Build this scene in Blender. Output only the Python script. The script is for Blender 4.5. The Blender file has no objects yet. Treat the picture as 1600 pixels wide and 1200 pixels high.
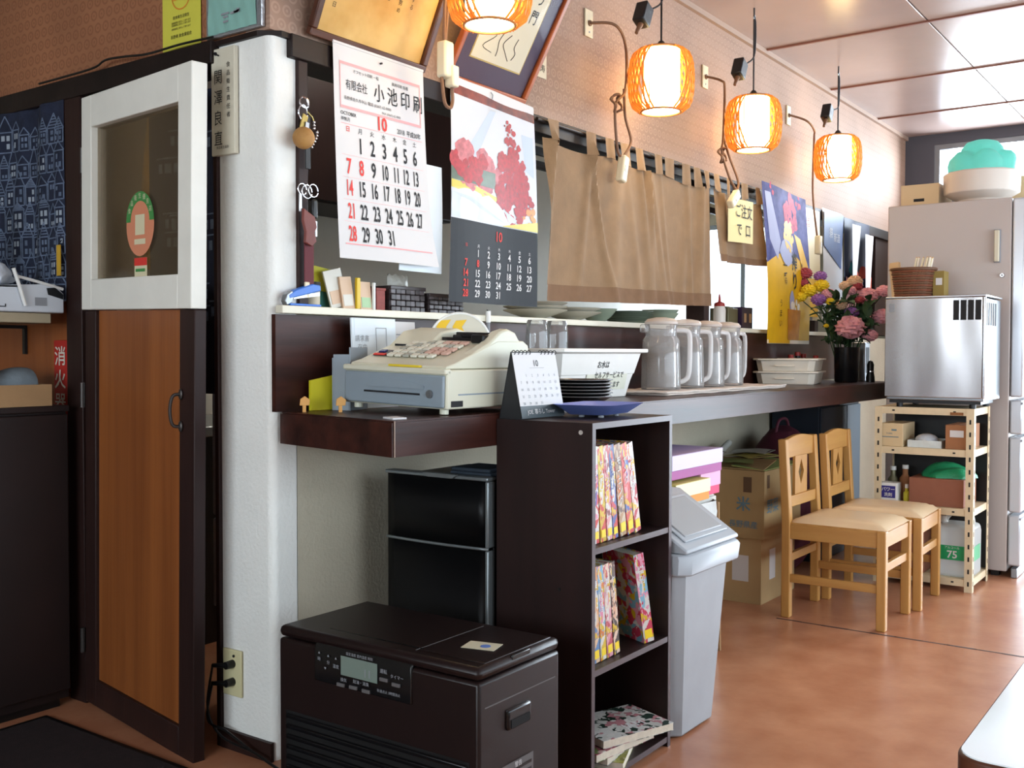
import bpy, bmesh, math, random
from mathutils import Vector, Matrix
random.seed(7)
SC = bpy.context.scene
COL = SC.collection
# ------------------------------------------------------------------ camera
def make_camera():
    yaw, pitch, roll = math.radians(35.633), math.radians(-1.723), math.radians(0.084)
    f = Vector((math.cos(yaw)*math.cos(pitch), math.sin(yaw)*math.cos(pitch), math.sin(pitch)))
    r0 = Vector((math.sin(yaw), -math.cos(yaw), 0)); u0 = r0.cross(f)
    r = r0*math.cos(roll) + u0*math.sin(roll); u = -r0*math.sin(roll) + u0*math.cos(roll)
    cd = bpy.data.cameras.new('camera'); cam = bpy.data.objects.new('camera', cd); COL.objects.link(cam)
    cd.sensor_width = 36; cd.lens = 36.43; cd.clip_start = .02
    m = Matrix((r, u, -f)).transposed().to_4x4(); m.translation = (-1.9494, -2.2179, 1.15)
    cam.matrix_world = m; SC.camera = cam
make_camera()
# ------------------------------------------------------------------ world, daylight at the windows, exposure
SC.view_settings.view_transform = 'Standard'; SC.view_settings.look = 'None'
SC.view_settings.exposure = 0.2; SC.view_settings.gamma = 1.0; SC.view_settings.use_curve_mapping = False
W = bpy.data.worlds.new('sky'); SC.world = W; W.use_nodes = True
W.node_tree.nodes['Background'].inputs[0].default_value = (.80, .90, 1.0, 1)
W.node_tree.nodes['Background'].inputs[1].default_value = 3.0
def window_light(name, loc, rot, sx, sy, power, col):
    l = bpy.data.lights.new(name, 'AREA'); l.shape = 'RECTANGLE'; l.size = sx; l.size_y = sy
    l.energy = power; l.color = col
    o = bpy.data.objects.new(name, l); COL.objects.link(o); o.location = loc; o.rotation_euler = rot
    return o
R90 = math.pi/2
window_light('daylight_far_clerestory', (6.52, -2.1, 2.5), (0, R90, 0), .42, 3.6, 170, (.86, .93, 1))
window_light('daylight_far_glass_door', (6.52, -2.75, 1.05), (0, R90, 0), 1.9, 2.3, 170, (.86, .93, 1))
window_light('daylight_street_window', (1.9, -4.56, 1.45), (R90, 0, 0), 7.4, 1.5, 135, (.88, .94, 1))
window_light('daylight_back_window', (-4.62, -1.2, 1.6), (0, -R90, 0), 1.2, 2.6, 95, (.82, .92, 1))
window_light('daylight_kitchen_window', (6.52, 1.35, 1.75), (0, R90, 0), 1.0, .9, 45, (.9, .96, 1))
# ------------------------------------------------------------------ helpers
def lin(h):
    h = h.lstrip('#'); out = []
    for i in (0, 2, 4):
        v = int(h[i:i+2], 16)/255
        out.append(v/12.92 if v <= .04045 else ((v+.055)/1.055)**2.4)
    return (*out, 1)
MATS = {}
def nn(nt, t, **kw):
    n = nt.nodes.new(t)
    for k, v in kw.items(): setattr(n, k, v)
    return n
def mat(name, col, rough=.5, metal=0, var=.0, vscale=8, stretch=(1, 1, 1), bump=0, bscale=60, spec=.5, coat=0, trans=0, ior=1.45, emis=None, estr=0, col2=None, alpha=1, sheen=0, detail=4):
    if name in MATS: return MATS[name]
    m = bpy.data.materials.new(name); m.use_nodes = True; nt = m.node_tree; b = nt.nodes['Principled BSDF']
    c = lin(col) if isinstance(col, str) else col
    b.inputs['Base Color'].default_value = c; b.inputs['Roughness'].default_value = rough
    b.inputs['Metallic'].default_value = metal; b.inputs['Specular IOR Level'].default_value = spec
    b.inputs['Coat Weight'].default_value = coat; b.inputs['Transmission Weight'].default_value = trans
    b.inputs['IOR'].default_value = ior; b.inputs['Alpha'].default_value = alpha
    b.inputs['Sheen Weight'].default_value = sheen
    if emis:
        b.inputs['Emission Color'].default_value = lin(emis); b.inputs['Emission Strength'].default_value = estr
    if var or bump or col2:
        tc = nn(nt, 'ShaderNodeTexCoord'); mp = nn(nt, 'ShaderNodeMapping'); mp.inputs['Scale'].default_value = stretch
        nt.links.new(tc.outputs['Object'], mp.inputs['Vector'])
    if var or col2:
        no = nn(nt, 'ShaderNodeTexNoise'); no.inputs['Scale'].default_value = vscale; no.inputs['Detail'].default_value = detail
        no.inputs['Roughness'].default_value = .6
        nt.links.new(mp.outputs['Vector'], no.inputs['Vector'])
        rp = nn(nt, 'ShaderNodeValToRGB'); rp.color_ramp.elements[0].position = .32; rp.color_ramp.elements[1].position = .68
        if col2: a, d = c, lin(col2)
        else:
            a = tuple(max(0, x*(1-var)) for x in c[:3])+(1,); d = tuple(min(1, x*(1+var)) for x in c[:3])+(1,)
        rp.color_ramp.elements[0].color = a; rp.color_ramp.elements[1].color = d
        nt.links.new(no.outputs['Fac'], rp.inputs['Fac']); nt.links.new(rp.outputs['Color'], b.inputs['Base Color'])
    if bump:
        n2 = nn(nt, 'ShaderNodeTexNoise'); n2.inputs['Scale'].default_value = bscale; n2.inputs['Detail'].default_value = 3
        nt.links.new(mp.outputs['Vector'], n2.inputs['Vector'])
        bp = nn(nt, 'ShaderNodeBump'); bp.inputs['Strength'].default_value = bump; bp.inputs['Distance'].default_value = .01
        nt.links.new(n2.outputs['Fac'], bp.inputs['Height']); nt.links.new(bp.outputs['Normal'], b.inputs['Normal'])
    MATS[name] = m; return m
def wood(name, c1, c2, rough=.4, scale=14, stretch=(1, 1, .06), bump=.05, coat=0, spec=.5):
    return mat(name, c1, rough, col2=c2, vscale=scale, stretch=stretch, bump=bump, bscale=scale*4, coat=coat, detail=6, spec=spec)
def ring_paper(name, c1, c2, ax, ring=24., rough=.75):
    """wallpaper printed with rows of small rings; ax = the in-plane horizontal axis"""
    m = bpy.data.materials.new(name); m.use_nodes = True; nt = m.node_tree; b = nt.nodes['Principled BSDF']; L = nt.links.new
    b.inputs['Roughness'].default_value = rough
    tc = nn(nt, 'ShaderNodeTexCoord'); sp = nn(nt, 'ShaderNodeSeparateXYZ'); L(tc.outputs['Object'], sp.inputs[0])
    def M(op, a, bb=None):
        n = nn(nt, 'ShaderNodeMath', operation=op)
        for i, s in enumerate((a, bb)):
            if s is None: continue
            if isinstance(s, (int, float)): n.inputs[i].default_value = s
            else: L(s, n.inputs[i])
        return n.outputs[0]
    v = M('MULTIPLY', sp.outputs[2], ring); row = M('FLOOR', v); sh = M('MULTIPLY', M('MODULO', row, 2.0), .5)
    u = M('ADD', M('MULTIPLY', sp.outputs[ax], ring), sh)
    fu = M('SUBTRACT', M('FRACT', u), .5); fv = M('SUBTRACT', M('FRACT', v), .5)
    r = M('SQRT', M('ADD', M('MULTIPLY', fu, fu), M('MULTIPLY', fv, fv)))
    d = M('ABSOLUTE', M('SUBTRACT', r, .33)); k = M('LESS_THAN', d, .075); k2 = M('LESS_THAN', r, .1)
    fac = M('MULTIPLY', M('MAXIMUM', k, k2), .55)
    no = nn(nt, 'ShaderNodeTexNoise'); no.inputs['Scale'].default_value = 3; no.inputs['Detail'].default_value = 6; L(tc.outputs['Object'], no.inputs['Vector'])
    rp = nn(nt, 'ShaderNodeValToRGB'); c = lin(c1)
    rp.color_ramp.elements[0].position = .3; rp.color_ramp.elements[1].position = .7
    rp.color_ramp.elements[0].color = tuple(x*.8 for x in c[:3])+(1,); rp.color_ramp.elements[1].color = tuple(min(1, x*1.12) for x in c[:3])+(1,)
    L(no.outputs['Fac'], rp.inputs['Fac'])
    mx = nn(nt, 'ShaderNodeMix', data_type='RGBA'); L(fac, mx.inputs[0]); L(rp.outputs['Color'], mx.inputs[6]); mx.inputs[7].default_value = lin(c2)
    L(mx.outputs[2], b.inputs['Base Color'])
    bp = nn(nt, 'ShaderNodeBump'); bp.inputs['Strength'].default_value = .08; L(fac, bp.inputs['Height']); L(bp.outputs['Normal'], b.inputs['Normal'])
    MATS[name] = m; return m
def thin_glass(name, tint=(1, 1, 1, 1), gloss=.12, rough=.02, haze=0., hazecol=(.8, .8, .8, 1)):
    m = bpy.data.materials.new(name); m.use_nodes = True; nt = m.node_tree; nt.nodes.clear(); L = nt.links.new
    o = nn(nt, 'ShaderNodeOutputMaterial'); t = nn(nt, 'ShaderNodeBsdfTransparent'); t.inputs[0].default_value = tint
    g = nn(nt, 'ShaderNodeBsdfGlossy'); g.inputs['Roughness'].default_value = rough
    lw = nn(nt, 'ShaderNodeLayerWeight'); lw.inputs[0].default_value = gloss
    mx = nn(nt, 'ShaderNodeMixShader'); L(lw.outputs['Fresnel'], mx.inputs[0]); L(t.outputs[0], mx.inputs[1]); L(g.outputs[0], mx.inputs[2])
    out = mx
    if haze:
        d = nn(nt, 'ShaderNodeBsdfDiffuse'); d.inputs[0].default_value = hazecol
        m2 = nn(nt, 'ShaderNodeMixShader'); m2.inputs[0].default_value = haze; L(mx.outputs[0], m2.inputs[1]); L(d.outputs[0], m2.inputs[2]); out = m2
    L(out.outputs[0], o.inputs[0]); MATS[name] = m; return m
def cells(name, cols, scale=30, rough=.45, stretch=(1, 1, 1)):
    """busy colour print: voronoi cells picking from a list of inks"""
    if name in MATS: return MATS[name]
    m = bpy.data.materials.new(name); m.use_nodes = True; nt = m.node_tree; b = nt.nodes['Principled BSDF']; L = nt.links.new
    tc = nn(nt, 'ShaderNodeTexCoord'); mp = nn(nt, 'ShaderNodeMapping'); mp.inputs['Scale'].default_value = stretch; L(tc.outputs['Object'], mp.inputs[0])
    no = nn(nt, 'ShaderNodeTexNoise'); no.inputs['Scale'].default_value = scale*.7; L(mp.outputs[0], no.inputs[0])
    ad = nn(nt, 'ShaderNodeMix', data_type='RGBA', blend_type='ADD'); ad.inputs[0].default_value = .06; L(mp.outputs[0], ad.inputs[6]); L(no.outputs['Color'], ad.inputs[7])
    vo = nn(nt, 'ShaderNodeTexVoronoi'); vo.inputs['Scale'].default_value = scale; L(ad.outputs[2], vo.inputs['Vector'])
    sp = nn(nt, 'ShaderNodeSeparateColor'); L(vo.outputs['Color'], sp.inputs[0])
    rp = nn(nt, 'ShaderNodeValToRGB'); rp.color_ramp.interpolation = 'CONSTANT'
    e = rp.color_ramp.elements
    while len(e) < len(cols): e.new(.5)
    for i, c in enumerate(cols): e[i].position = i/len(cols); e[i].color = tuple(x*.72 for x in lin(c)[:3])+(1,)
    L(sp.outputs[0], rp.inputs[0]); L(rp.outputs[0], b.inputs['Base Color']); b.inputs['Roughness'].default_value = rough
    MATS[name] = m; return m
def tag(o, label=None, cat=None, group=None, kind=None):
    if label: o['label'] = label
    if cat: o['category'] = cat
    if group: o['group'] = group
    if kind: o['kind'] = kind
    return o
def thing(name, label, cat, loc=(0, 0, 0), rot=0, group=None):
    o = bpy.data.objects.new(name, None); COL.objects.link(o); o.location = loc; o.empty_display_size = .05
    o.rotation_euler = rot if isinstance(rot, tuple) else (0, 0, rot)
    return tag(o, label, cat, group)
class MB:
    def __init__(s): s.v = []; s.f = []
    def add(s, vs, fs, M=None):
        n = len(s.v); s.v += [tuple(M @ Vector(p)) if M else tuple(p) for p in vs]; s.f += [tuple(i+n for i in f) for f in fs]; return s
    def box(s, a, b, M=None):
        x0, y0, z0 = a; x1, y1, z1 = b
        return s.add([(x0, y0, z0), (x1, y0, z0), (x1, y1, z0), (x0, y1, z0), (x0, y0, z1), (x1, y0, z1), (x1, y1, z1), (x0, y1, z1)],
                     [(0, 3, 2, 1), (4, 5, 6, 7), (0, 1, 5, 4), (1, 2, 6, 5), (2, 3, 7, 6), (3, 0, 4, 7)], M)
    def prism(s, pts, lo, hi, ax=2):
        """closed outline extruded along axis ax (pts are the other two coordinates, in cyclic order x,y,z)"""
        def P(p, h): return (p[0], p[1], h) if ax == 2 else ((h, p[0], p[1]) if ax == 0 else (p[0], h, p[1]))
        n = len(pts); vs = [P(p, lo) for p in pts]+[P(p, hi) for p in pts]
        fs = [tuple(range(n))[::-1], tuple(range(n, 2*n))]+[(i, (i+1) % n, n+(i+1) % n, n+i) for i in range(n)]
        return s.add(vs, fs)
    def cyl(s, p0, p1, r0, r1=None, n=14, cap=True):
        r1 = r0 if r1 is None else r1; p0 = Vector(p0); p1 = Vector(p1); d = (p1-p0).normalized()
        a = d.orthogonal().normalized(); b = d.cross(a); vs = []
        for p, r in ((p0, r0), (p1, r1)):
            vs += [p+(a*math.cos(2*math.pi*i/n)+b*math.sin(2*math.pi*i/n))*r for i in range(n)]
        fs = [(i, (i+1) % n, n+(i+1) % n, n+i) for i in range(n)]
        if cap: fs += [tuple(range(n))[::-1], tuple(range(n, 2*n))]
        return s.add(vs, fs)
    def lathe(s, prof, c=(0, 0, 0), n=24, M=None):
        """profile [(r,z)...] turned about the vertical through c"""
        vs = []; fs = []; m = len(prof)
        for r, z in prof:
            vs += [(c[0]+r*math.cos(2*math.pi*i/n), c[1]+r*math.sin(2*math.pi*i/n), c[2]+z) for i in range(n)]
        for j in range(m-1):
            fs += [(j*n+i, j*n+(i+1) % n, (j+1)*n+(i+1) % n, (j+1)*n+i) for i in range(n)]
        if prof[0][0] > 1e-6: fs.append(tuple(range(n))[::-1])
        if prof[-1][0] > 1e-6: fs.append(tuple(range((m-1)*n, m*n)))
        return s.add(vs, fs, M)
    def tube(s, pts, r, n=8, closed=False, smooth=0):
        P = [Vector(p) for p in pts]
        if smooth:
            Q = []; N = len(P)
            rng = range(N if closed else N-1)
            for i in rng:
                if closed: a, b, c, d = P[(i-1) % N], P[i], P[(i+1) % N], P[(i+2) % N]
                else: a, b, c, d = P[max(i-1, 0)], P[i], P[i+1], P[min(i+2, N-1)]
                for k in range(smooth):
                    t = k/smooth
                    Q.append(.5*((2*b)+(c-a)*t+(2*a-5*b+4*c-d)*t*t+(3*b-a-3*c+d)*t**3))
            if not closed: Q.append(P[-1])
            P = Q
        N = len(P); vs = []; fs = []; up = None
        for i, p in enumerate(P):
            t = (P[(i+1) % N]-P[i-1]) if closed else (P[min(i+1, N-1)]-P[max(i-1, 0)])
            t.normalize()
            if up is None: a = t.orthogonal().normalized()
            else:
                a = up-t*up.dot(t)
                a = a.normalized() if a.length > 1e-5 else t.orthogonal().normalized()
            up = a; b = t.cross(a)
            rr = r[i*len(r)//N] if isinstance(r, (list, tuple)) else r
            vs += [p+(a*math.cos(2*math.pi*k/n)+b*math.sin(2*math.pi*k/n))*rr for k in range(n)]
        for i in range(N if closed else N-1):
            j = (i+1) % N
            fs += [(i*n+k, i*n+(k+1) % n, j*n+(k+1) % n, j*n+k) for k in range(n)]
        if not closed: fs += [tuple(range(n))[::-1], tuple(range((N-1)*n, N*n))]
        return s.add(vs, fs)
    def sphere(s, c, r, nu=14, nv=9, sc=(1, 1, 1)):
        prof = [(max(1e-4, math.sin(math.pi*j/nv)), -math.cos(math.pi*j/nv)) for j in range(nv+1)]
        m = MB().lathe(prof, n=nu); return s.add([(c[0]+p[0]*r*sc[0], c[1]+p[1]*r*sc[1], c[2]+p[2]*r*sc[2]) for p in m.v], m.f)
    def grid(s, fn, nu, nv):
        vs = [fn(i/nu, j/nv) for j in range(nv+1) for i in range(nu+1)]
        fs = [(j*(nu+1)+i, j*(nu+1)+i+1, (j+1)*(nu+1)+i+1, (j+1)*(nu+1)+i) for j in range(nv) for i in range(nu)]
        return s.add(vs, fs)
    def poly(s, pts): return s.add(pts, [tuple(range(len(pts)))])
    def build(s, name, m, parent=None, bevel=0, smooth=False, solid=0, subsurf=0, seg=2, fix=True):
        me = bpy.data.meshes.new(name); me.from_pydata([tuple(p) for p in s.v], [], s.f); me.update()
        if fix and not solid:
            bm = bmesh.new(); bm.from_mesh(me); bmesh.ops.recalc_face_normals(bm, faces=bm.faces); bm.to_mesh(me); bm.free()
        o = bpy.data.objects.new(name, me); COL.objects.link(o)
        me.materials.append(MATS[m] if isinstance(m, str) else m)
        if parent: o.parent = parent
        if smooth:
            for p in me.polygons: p.use_smooth = True
            me.set_sharp_from_angle(angle=math.radians(40))
        if solid:
            md = o.modifiers.new('thickness', 'SOLIDIFY'); md.thickness = solid; md.offset = 0
        if bevel:
            md = o.modifiers.new('bevel', 'BEVEL'); md.width = bevel; md.segments = seg; md.limit_method = 'ANGLE'; md.angle_limit = math.radians(50)
            for p in me.polygons: p.use_smooth = True
            me.set_sharp_from_angle(angle=math.radians(40))
        if subsurf:
            md = o.modifiers.new('subdivision', 'SUBSURF'); md.levels = subsurf; md.render_levels = subsurf
            for p in me.polygons: p.use_smooth = True
        return o
def B(name, a, b, m, parent=None, bevel=0, M=None): return MB().box(a, b, M).build(name, m, parent, bevel)
def struct(o): o['kind'] = 'structure'; return o
def copy_tree(o, parent=None):
    c = o.copy(); COL.objects.link(c); c.parent = parent
    for ch in list(o.children): copy_tree(ch, c)
    return c
_TX = {}
def text_geo(s, bold=0.):
    k = (s, bold)
    if k not in _TX:
        c = bpy.data.curves.new('lettering', 'FONT'); c.body = s; c.resolution_u = 2; c.offset = bold
        o = bpy.data.objects.new('lettering', c); COL.objects.link(o)
        dg = bpy.context.evaluated_depsgraph_get(); dg.update()
        me = bpy.data.meshes.new_from_object(o.evaluated_get(dg))
        vs = [(v.co.x, v.co.y) for v in me.vertices]; fs = [tuple(p.vertices) for p in me.polygons]
        bpy.data.objects.remove(o); bpy.data.curves.remove(c); bpy.data.meshes.remove(me)
        _TX[k] = (vs, fs)
    return _TX[k]
def text(mb, s, x, y, size, fn, align='C', sx=1., bold=0., rot=0.):
    """write s at sheet position (x,y); fn maps sheet (u,v) to a 3-D point just above the sheet"""
    vs, fs = text_geo(s, bold)
    if not vs: return
    x0 = min(v[0] for v in vs); x1 = max(v[0] for v in vs)
    off = -(x0+x1)/2 if align == 'C' else (-x0 if align == 'L' else -x1)
    cr, sr = math.cos(rot), math.sin(rot); out = []
    for a, b in vs:
        p, q = (a+off)*size*sx, b*size
        out.append(fn(x+p*cr-q*sr, y+p*sr+q*cr))
    mb.add(out, fs)
def vtext(mb, s, x, y, size, fn, step=1.05, sx=1., bold=0.):
    for i, ch in enumerate(s): text(mb, ch, x, y-i*size*step, size, fn, 'C', sx, bold)
def rect(mb, x0, y0, x1, y1, fn, n=1, m=1):
    mb.grid(lambda a, b: fn(x0+(x1-x0)*a, y0+(y1-y0)*b), n, m)
def shape(mb, pts, fn): mb.poly([fn(*p) for p in pts])
# ------------------------------------------------------------------ materials of the setting
mat('plaster', '#e4e4de', .85, var=.04, vscale=3, bump=.25, bscale=90)
mat('plaster_beige_shaded', '#b5ad99', .85, var=.06, vscale=4, bump=.25, bscale=90)  # same plaster as the pillar, darkened to carry the shade under the counter
ring_paper('paper_main', '#9c7e6b', '#ac8e7b', 0, rough=.68)
ring_paper('paper_left', '#9a6544', '#7a4a30', 1)
wood('beam_dark', '#17100e', '#241815', .5, 10, (.1, 1, 1), spec=.3)
wood('post_dark', '#231513', '#321e1a', .5, 10, (1, 1, .08), spec=.3)
wood('rosewood', '#1c0d0b', '#46231b', .38, 13, (.08, 1, 1), spec=.35)
wood('rosewood_y', '#2e1613', '#5a2c22', .28, 9, (1, .08, 1), coat=.2)
wood('laminate_dark', '#1f1413', '#2a1a18', .42, 12, (1, 1, .06), spec=.3)
wood('orange_wood', '#8a4a22', '#a35c2c', .45, 12, (1, 1, .05))
wood('door_panel', '#7c4420', '#96572a', .4, 14, (1.4, 1.4, .04))
mat('cream_paint', '#ddd8c4', .4, var=.04, vscale=5)
mat('white_paint', '#e6e4da', .45, var=.04, vscale=6)
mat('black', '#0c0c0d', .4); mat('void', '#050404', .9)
mat('chrome', '#c8c8cc', .18, 1); mat('steel', '#b9bcc0', .32, 1); mat('grey_metal', '#8c9094', .35, .8)
mat('white_plastic', '#e4e4e0', .35); mat('paper', '#d2d0cf', .7); mat('paper_blue', '#dfe8ee', .7); mat('ink', '#17171a', .7); mat('ink_red', '#d8382f', .65)
mat('ink_pink', '#eba0a0', .65); mat('ink_grey', '#8d9095', .7)
def floor_mat():
    m = mat('floor_vinyl', '#a4694a', .30, col2='#bb8463', vscale=5, bump=.03, bscale=40, spec=.5, detail=8)
    return m
floor_mat()
mat('ceiling_board', '#a5918a', .24, var=.06, vscale=1.5, spec=.6)
mat('tan_trim', '#a08878', .6); mat('far_grey', '#4a4a52', .6); mat('seam_brown', '#7a4a3a', .5); mat('seam_dark', '#4a3a38', .6)
thin_glass('window_glass', (.95, .98, 1, 1), .1)
mat('alu', '#7d8288', .4, .7)
# ------------------------------------------------------------------ the room shell
fl = struct(B('floor', (-4.6, -4.4, -.05), (6.44, 3.0, 0), 'floor_vinyl'))
sm = MB(); yy = -.55
while yy > -3.2:
    a = .004+.004*random.random(); x = 2.35+.012*math.sin(yy*3)+.03*(yy+1)
    sm.box((x-a, yy-.11, 0), (x+a, yy, .0012)); yy -= .1
sm.build('seam', 'seam_dark', fl)
ce = struct(B('ceiling', (-4.6, -4.4, 2.82), (6.44, 3.0, 2.9), 'seam_dark'))
xs = [-4.6, -3.9, -2.84, -1.78, -.72, .34, 1.4, 2.45, 3.5, 4.55, 5.55, 6.34]; ysm = [-4.4, -2.65, -.86, 0.02]
pm = {}
for i in range(len(xs)-1):
    for j in range(len(ysm)-1):
        k = (round(xs[i+1]-xs[i], 3), round(ysm[j+1]-ysm[j], 3))
        if k not in pm:
            pm[k] = B('panel', (.006, .004, -.012), (k[0]-.006, k[1]-.004, .0), 'ceiling_board', ce, .002); o = pm[k]
        else:
            o = pm[k].copy(); COL.objects.link(o)
        o.location = (xs[i], ysm[j], 2.82)
for x in (2.45, 3.5, 4.55, 5.55): B('batten', (x-.009, -4.4, 2.80), (x+.009, 0, 2.812), 'seam_brown', ce)
struct(B('trim_1', (-.02, -.022, 2.782), (6.34, .0, 2.808), 'tan_trim'))           # strip where counter wall meets ceiling
# counter wall
struct(B('wall_counter_upper', (0, 0, 2.04), (6.34, .1, 2.82), 'paper_main'))
struct(B('wall_counter_lower', (.09, 0, 0), (6.34, .1, 1.258), 'plaster_beige_shaded'))
struct(B('trim_2', (.06, -.022, 1.975), (6.3, .1, 2.04), 'beam_dark', bevel=.003))    # dark rail over the hatch
struct(B('trim_3', (.092, -.012, 1.281), (.128, .1, 1.975), 'post_dark', bevel=.002))
struct(B('trim_4', (2.775, .0, 1.281), (2.835, .1, 1.975), 'post_dark', bevel=.002))
struct(B('trim_5', (4.36, .0, 1.281), (4.42, .1, 1.975), 'post_dark', bevel=.002))
struct(B('trim_6', (5.6, .0, 1.281), (6.34, .1, 1.975), 'post_dark', bevel=.002))
for k, z in enumerate((1.87, 1.925)):
    struct(B('trim_%d' % (7+k), (1.25, .07, z), (4.36, .09, z+.03), 'beam_dark'))
struct(B('trim_9', (.0, -.016, .985), (4.9, 0, 1.256), 'rosewood'))                   # dark wood panel behind the counter
# rounded plaster pillar at the corner
def pillar():
    r = .024; pts = [(0, .215), (0, r)]
    for i in range(1, 9):
        a = math.pi+math.pi/2*i/8; pts.append((r+r*math.cos(a), r+r*math.sin(a)))
    pts += [(.092, 0), (.092, .215)]
    o = MB().prism(pts, 0, 2.025).build('wall_pillar', 'plaster', smooth=True); struct(o)
    q = [(-.012, .215), (-.012, .04), (.03, -.014), (.11, -.014), (.11, .215)]
    struct(MB().prism(q, 2.025, 2.04).build('trim_10', 'beam_dark'))
pillar()
# left wall
struct(B('wall_left_upper', (0, .1, 2.04), (.1, 3.0, 2.82), 'paper_left'))
struct(B('wall_left_lower', (0, .955, 0), (.1, 3.0, 2.04), 'orange_wood'))
struct(B('trim_11', (-.03, .215, 1.975), (.1, 3.0, 2.04), 'beam_dark', bevel=.003))
struct(B('trim_12', (-.03, .872, 0), (.1, .962, 1.975), 'post_dark', bevel=.003))
struct(B('trim_13', (-.012, .215, 0), (.1, .232, 1.975), 'post_dark', bevel=.002))
struct(B('baseboard_left', (-.012, .0, 0), (0, .215, .055), 'post_dark'))
# outer walls of the dining room, with the windows the daylight comes through
struct(B('wall_back', (-4.7, -4.4, 0), (-4.6, 3.0, .95), 'plaster_beige_shaded')); struct(B('wall_back_top', (-4.7, -4.4, 2.25), (-4.6, 3.0, 2.82), 'plaster_beige_shaded'))
struct(B('wall_back_side', (-4.7, .15, .95), (-4.6, 3.0, 2.25), 'plaster_beige_shaded')); struct(B('wall_back_end', (-4.7, -4.4, .95), (-4.6, -2.55, 2.25), 'plaster_beige_shaded'))
struct(B('wall_room_end', (-4.6, 3.0, 0), (6.44, 3.1, 2.82), 'plaster_beige_shaded'))
struct(B('wall_street', (-4.6, -4.5, 0), (6.44, -4.4, .7), 'plaster_beige_shaded')); struct(B('wall_street_top', (-4.6, -4.5, 2.2), (6.44, -4.4, 2.82), 'plaster_beige_shaded'))
struct(B('wall_street_side', (-4.6, -4.5, .7), (-1.85, -4.4, 2.2), 'plaster_beige_shaded')); struct(B('wall_street_end', (5.75, -4.5, .7), (6.44, -4.4, 2.2), 'plaster_beige_shaded'))
struct(B('wall_far', (6.34, -1.55, 0), (6.44, 0, 2.29), 'plaster_beige_shaded')); struct(B('wall_far_head', (6.34, -4.4, 2.73), (6.44, 0, 2.82), 'far_grey'))
struct(B('wall_far_corner', (6.34, -.21, 2.29), (6.44, 0, 2.73), 'far_grey')); struct(B('wall_far_transom', (6.34, -4.4, 2.0), (6.44, -1.55, 2.29), 'plaster_beige_shaded'))
struct(B('wall_far_end', (6.34, -4.4, 0), (6.44, -3.95, 2.73), 'plaster_beige_shaded'))
struct(B('wall_kitchen_sill', (6.34, 0, 0), (6.44, 3.0, 1.25), 'plaster_beige_shaded')); struct(B('wall_kitchen_head', (6.34, 0, 2.25), (6.44, 3.0, 2.82), 'plaster_beige_shaded'))
struct(B('wall_kitchen_left', (6.34, 1.8, 1.25), (6.44, 3.0, 2.25), 'plaster_beige_shaded')); struct(B('wall_kitchen_right', (6.34, 0, 1.25), (6.44, .85, 2.25), 'plaster_beige_shaded'))
def window(n, c0, c1, axis, panes, fm='alu', w=.04):
    """framed window in the plane of constant x (axis 0) or y (axis 1); c0, c1 opposite corners"""
    root = bpy.data.objects.new('window_%d' % n, None); COL.objects.link(root); root['kind'] = 'structure'
    o = 1-axis; a0, a1, z0, z1 = c0[o], c1[o], c0[2], c1[2]; p = c0[axis]
    def bx(name, u0, u1, v0, v1, d0, d1, m):
        lo = [0, 0, v0]; hi = [0, 0, v1]; lo[o] = u0; hi[o] = u1; lo[axis] = p+d0; hi[axis] = p+d1
        return B(name, lo, hi, m, root)
    bx('frame', a0, a1, z0, z0+w, 0, .07, fm); bx('frame', a0, a1, z1-w, z1, 0, .07, fm)
    bx('frame', a0, a0+w, z0+w, z1-w, 0, .07, fm); bx('frame', a1-w, a1, z0+w, z1-w, 0, .07, fm)
    for i in range(panes):
        u0 = a0+w+(a1-a0-2*w)*i/panes; u1 = a0+w+(a1-a0-2*w)*(i+1)/panes
        if i: bx('mullion', u0-.02, u0+.02, z0+w, z1-w, 0, .06, fm)
        bx('pane', u0+(.02 if i else 0), u1-(.02 if i < panes-1 else 0), z0+w, z1-w, .03, .036, 'window_glass')
window(1, (6.35, -3.95, 2.29), (6.35, -.21, 2.73), 0, 4)
window(2, (6.35, -3.95, .0), (6.35, -1.55, 2.0), 0, 2)
window(3, (-1.85, -4.48, .7), (5.75, -4.48, 2.2), 1, 7)
window(4, (-4.68, -2.55, .95), (-4.68, .15, 2.25), 0, 2)
window(5, (6.35, .85, 1.25), (6.35, 1.8, 2.25), 0, 2)
# kitchen behind the hatch
mat('kitchen_tile', '#d9d6c9', .4, var=.03); mat('kitchen_dark', '#241c1b', .5)
struct(B('wall_kitchen_partition', (.1, 1.75, 0), (6.34, 1.85, 2.82), 'kitchen_tile'))
struct(B('wall_kitchen_side', (.1, .955, 0), (.14, 1.75, 2.82), 'kitchen_dark'))
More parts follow.
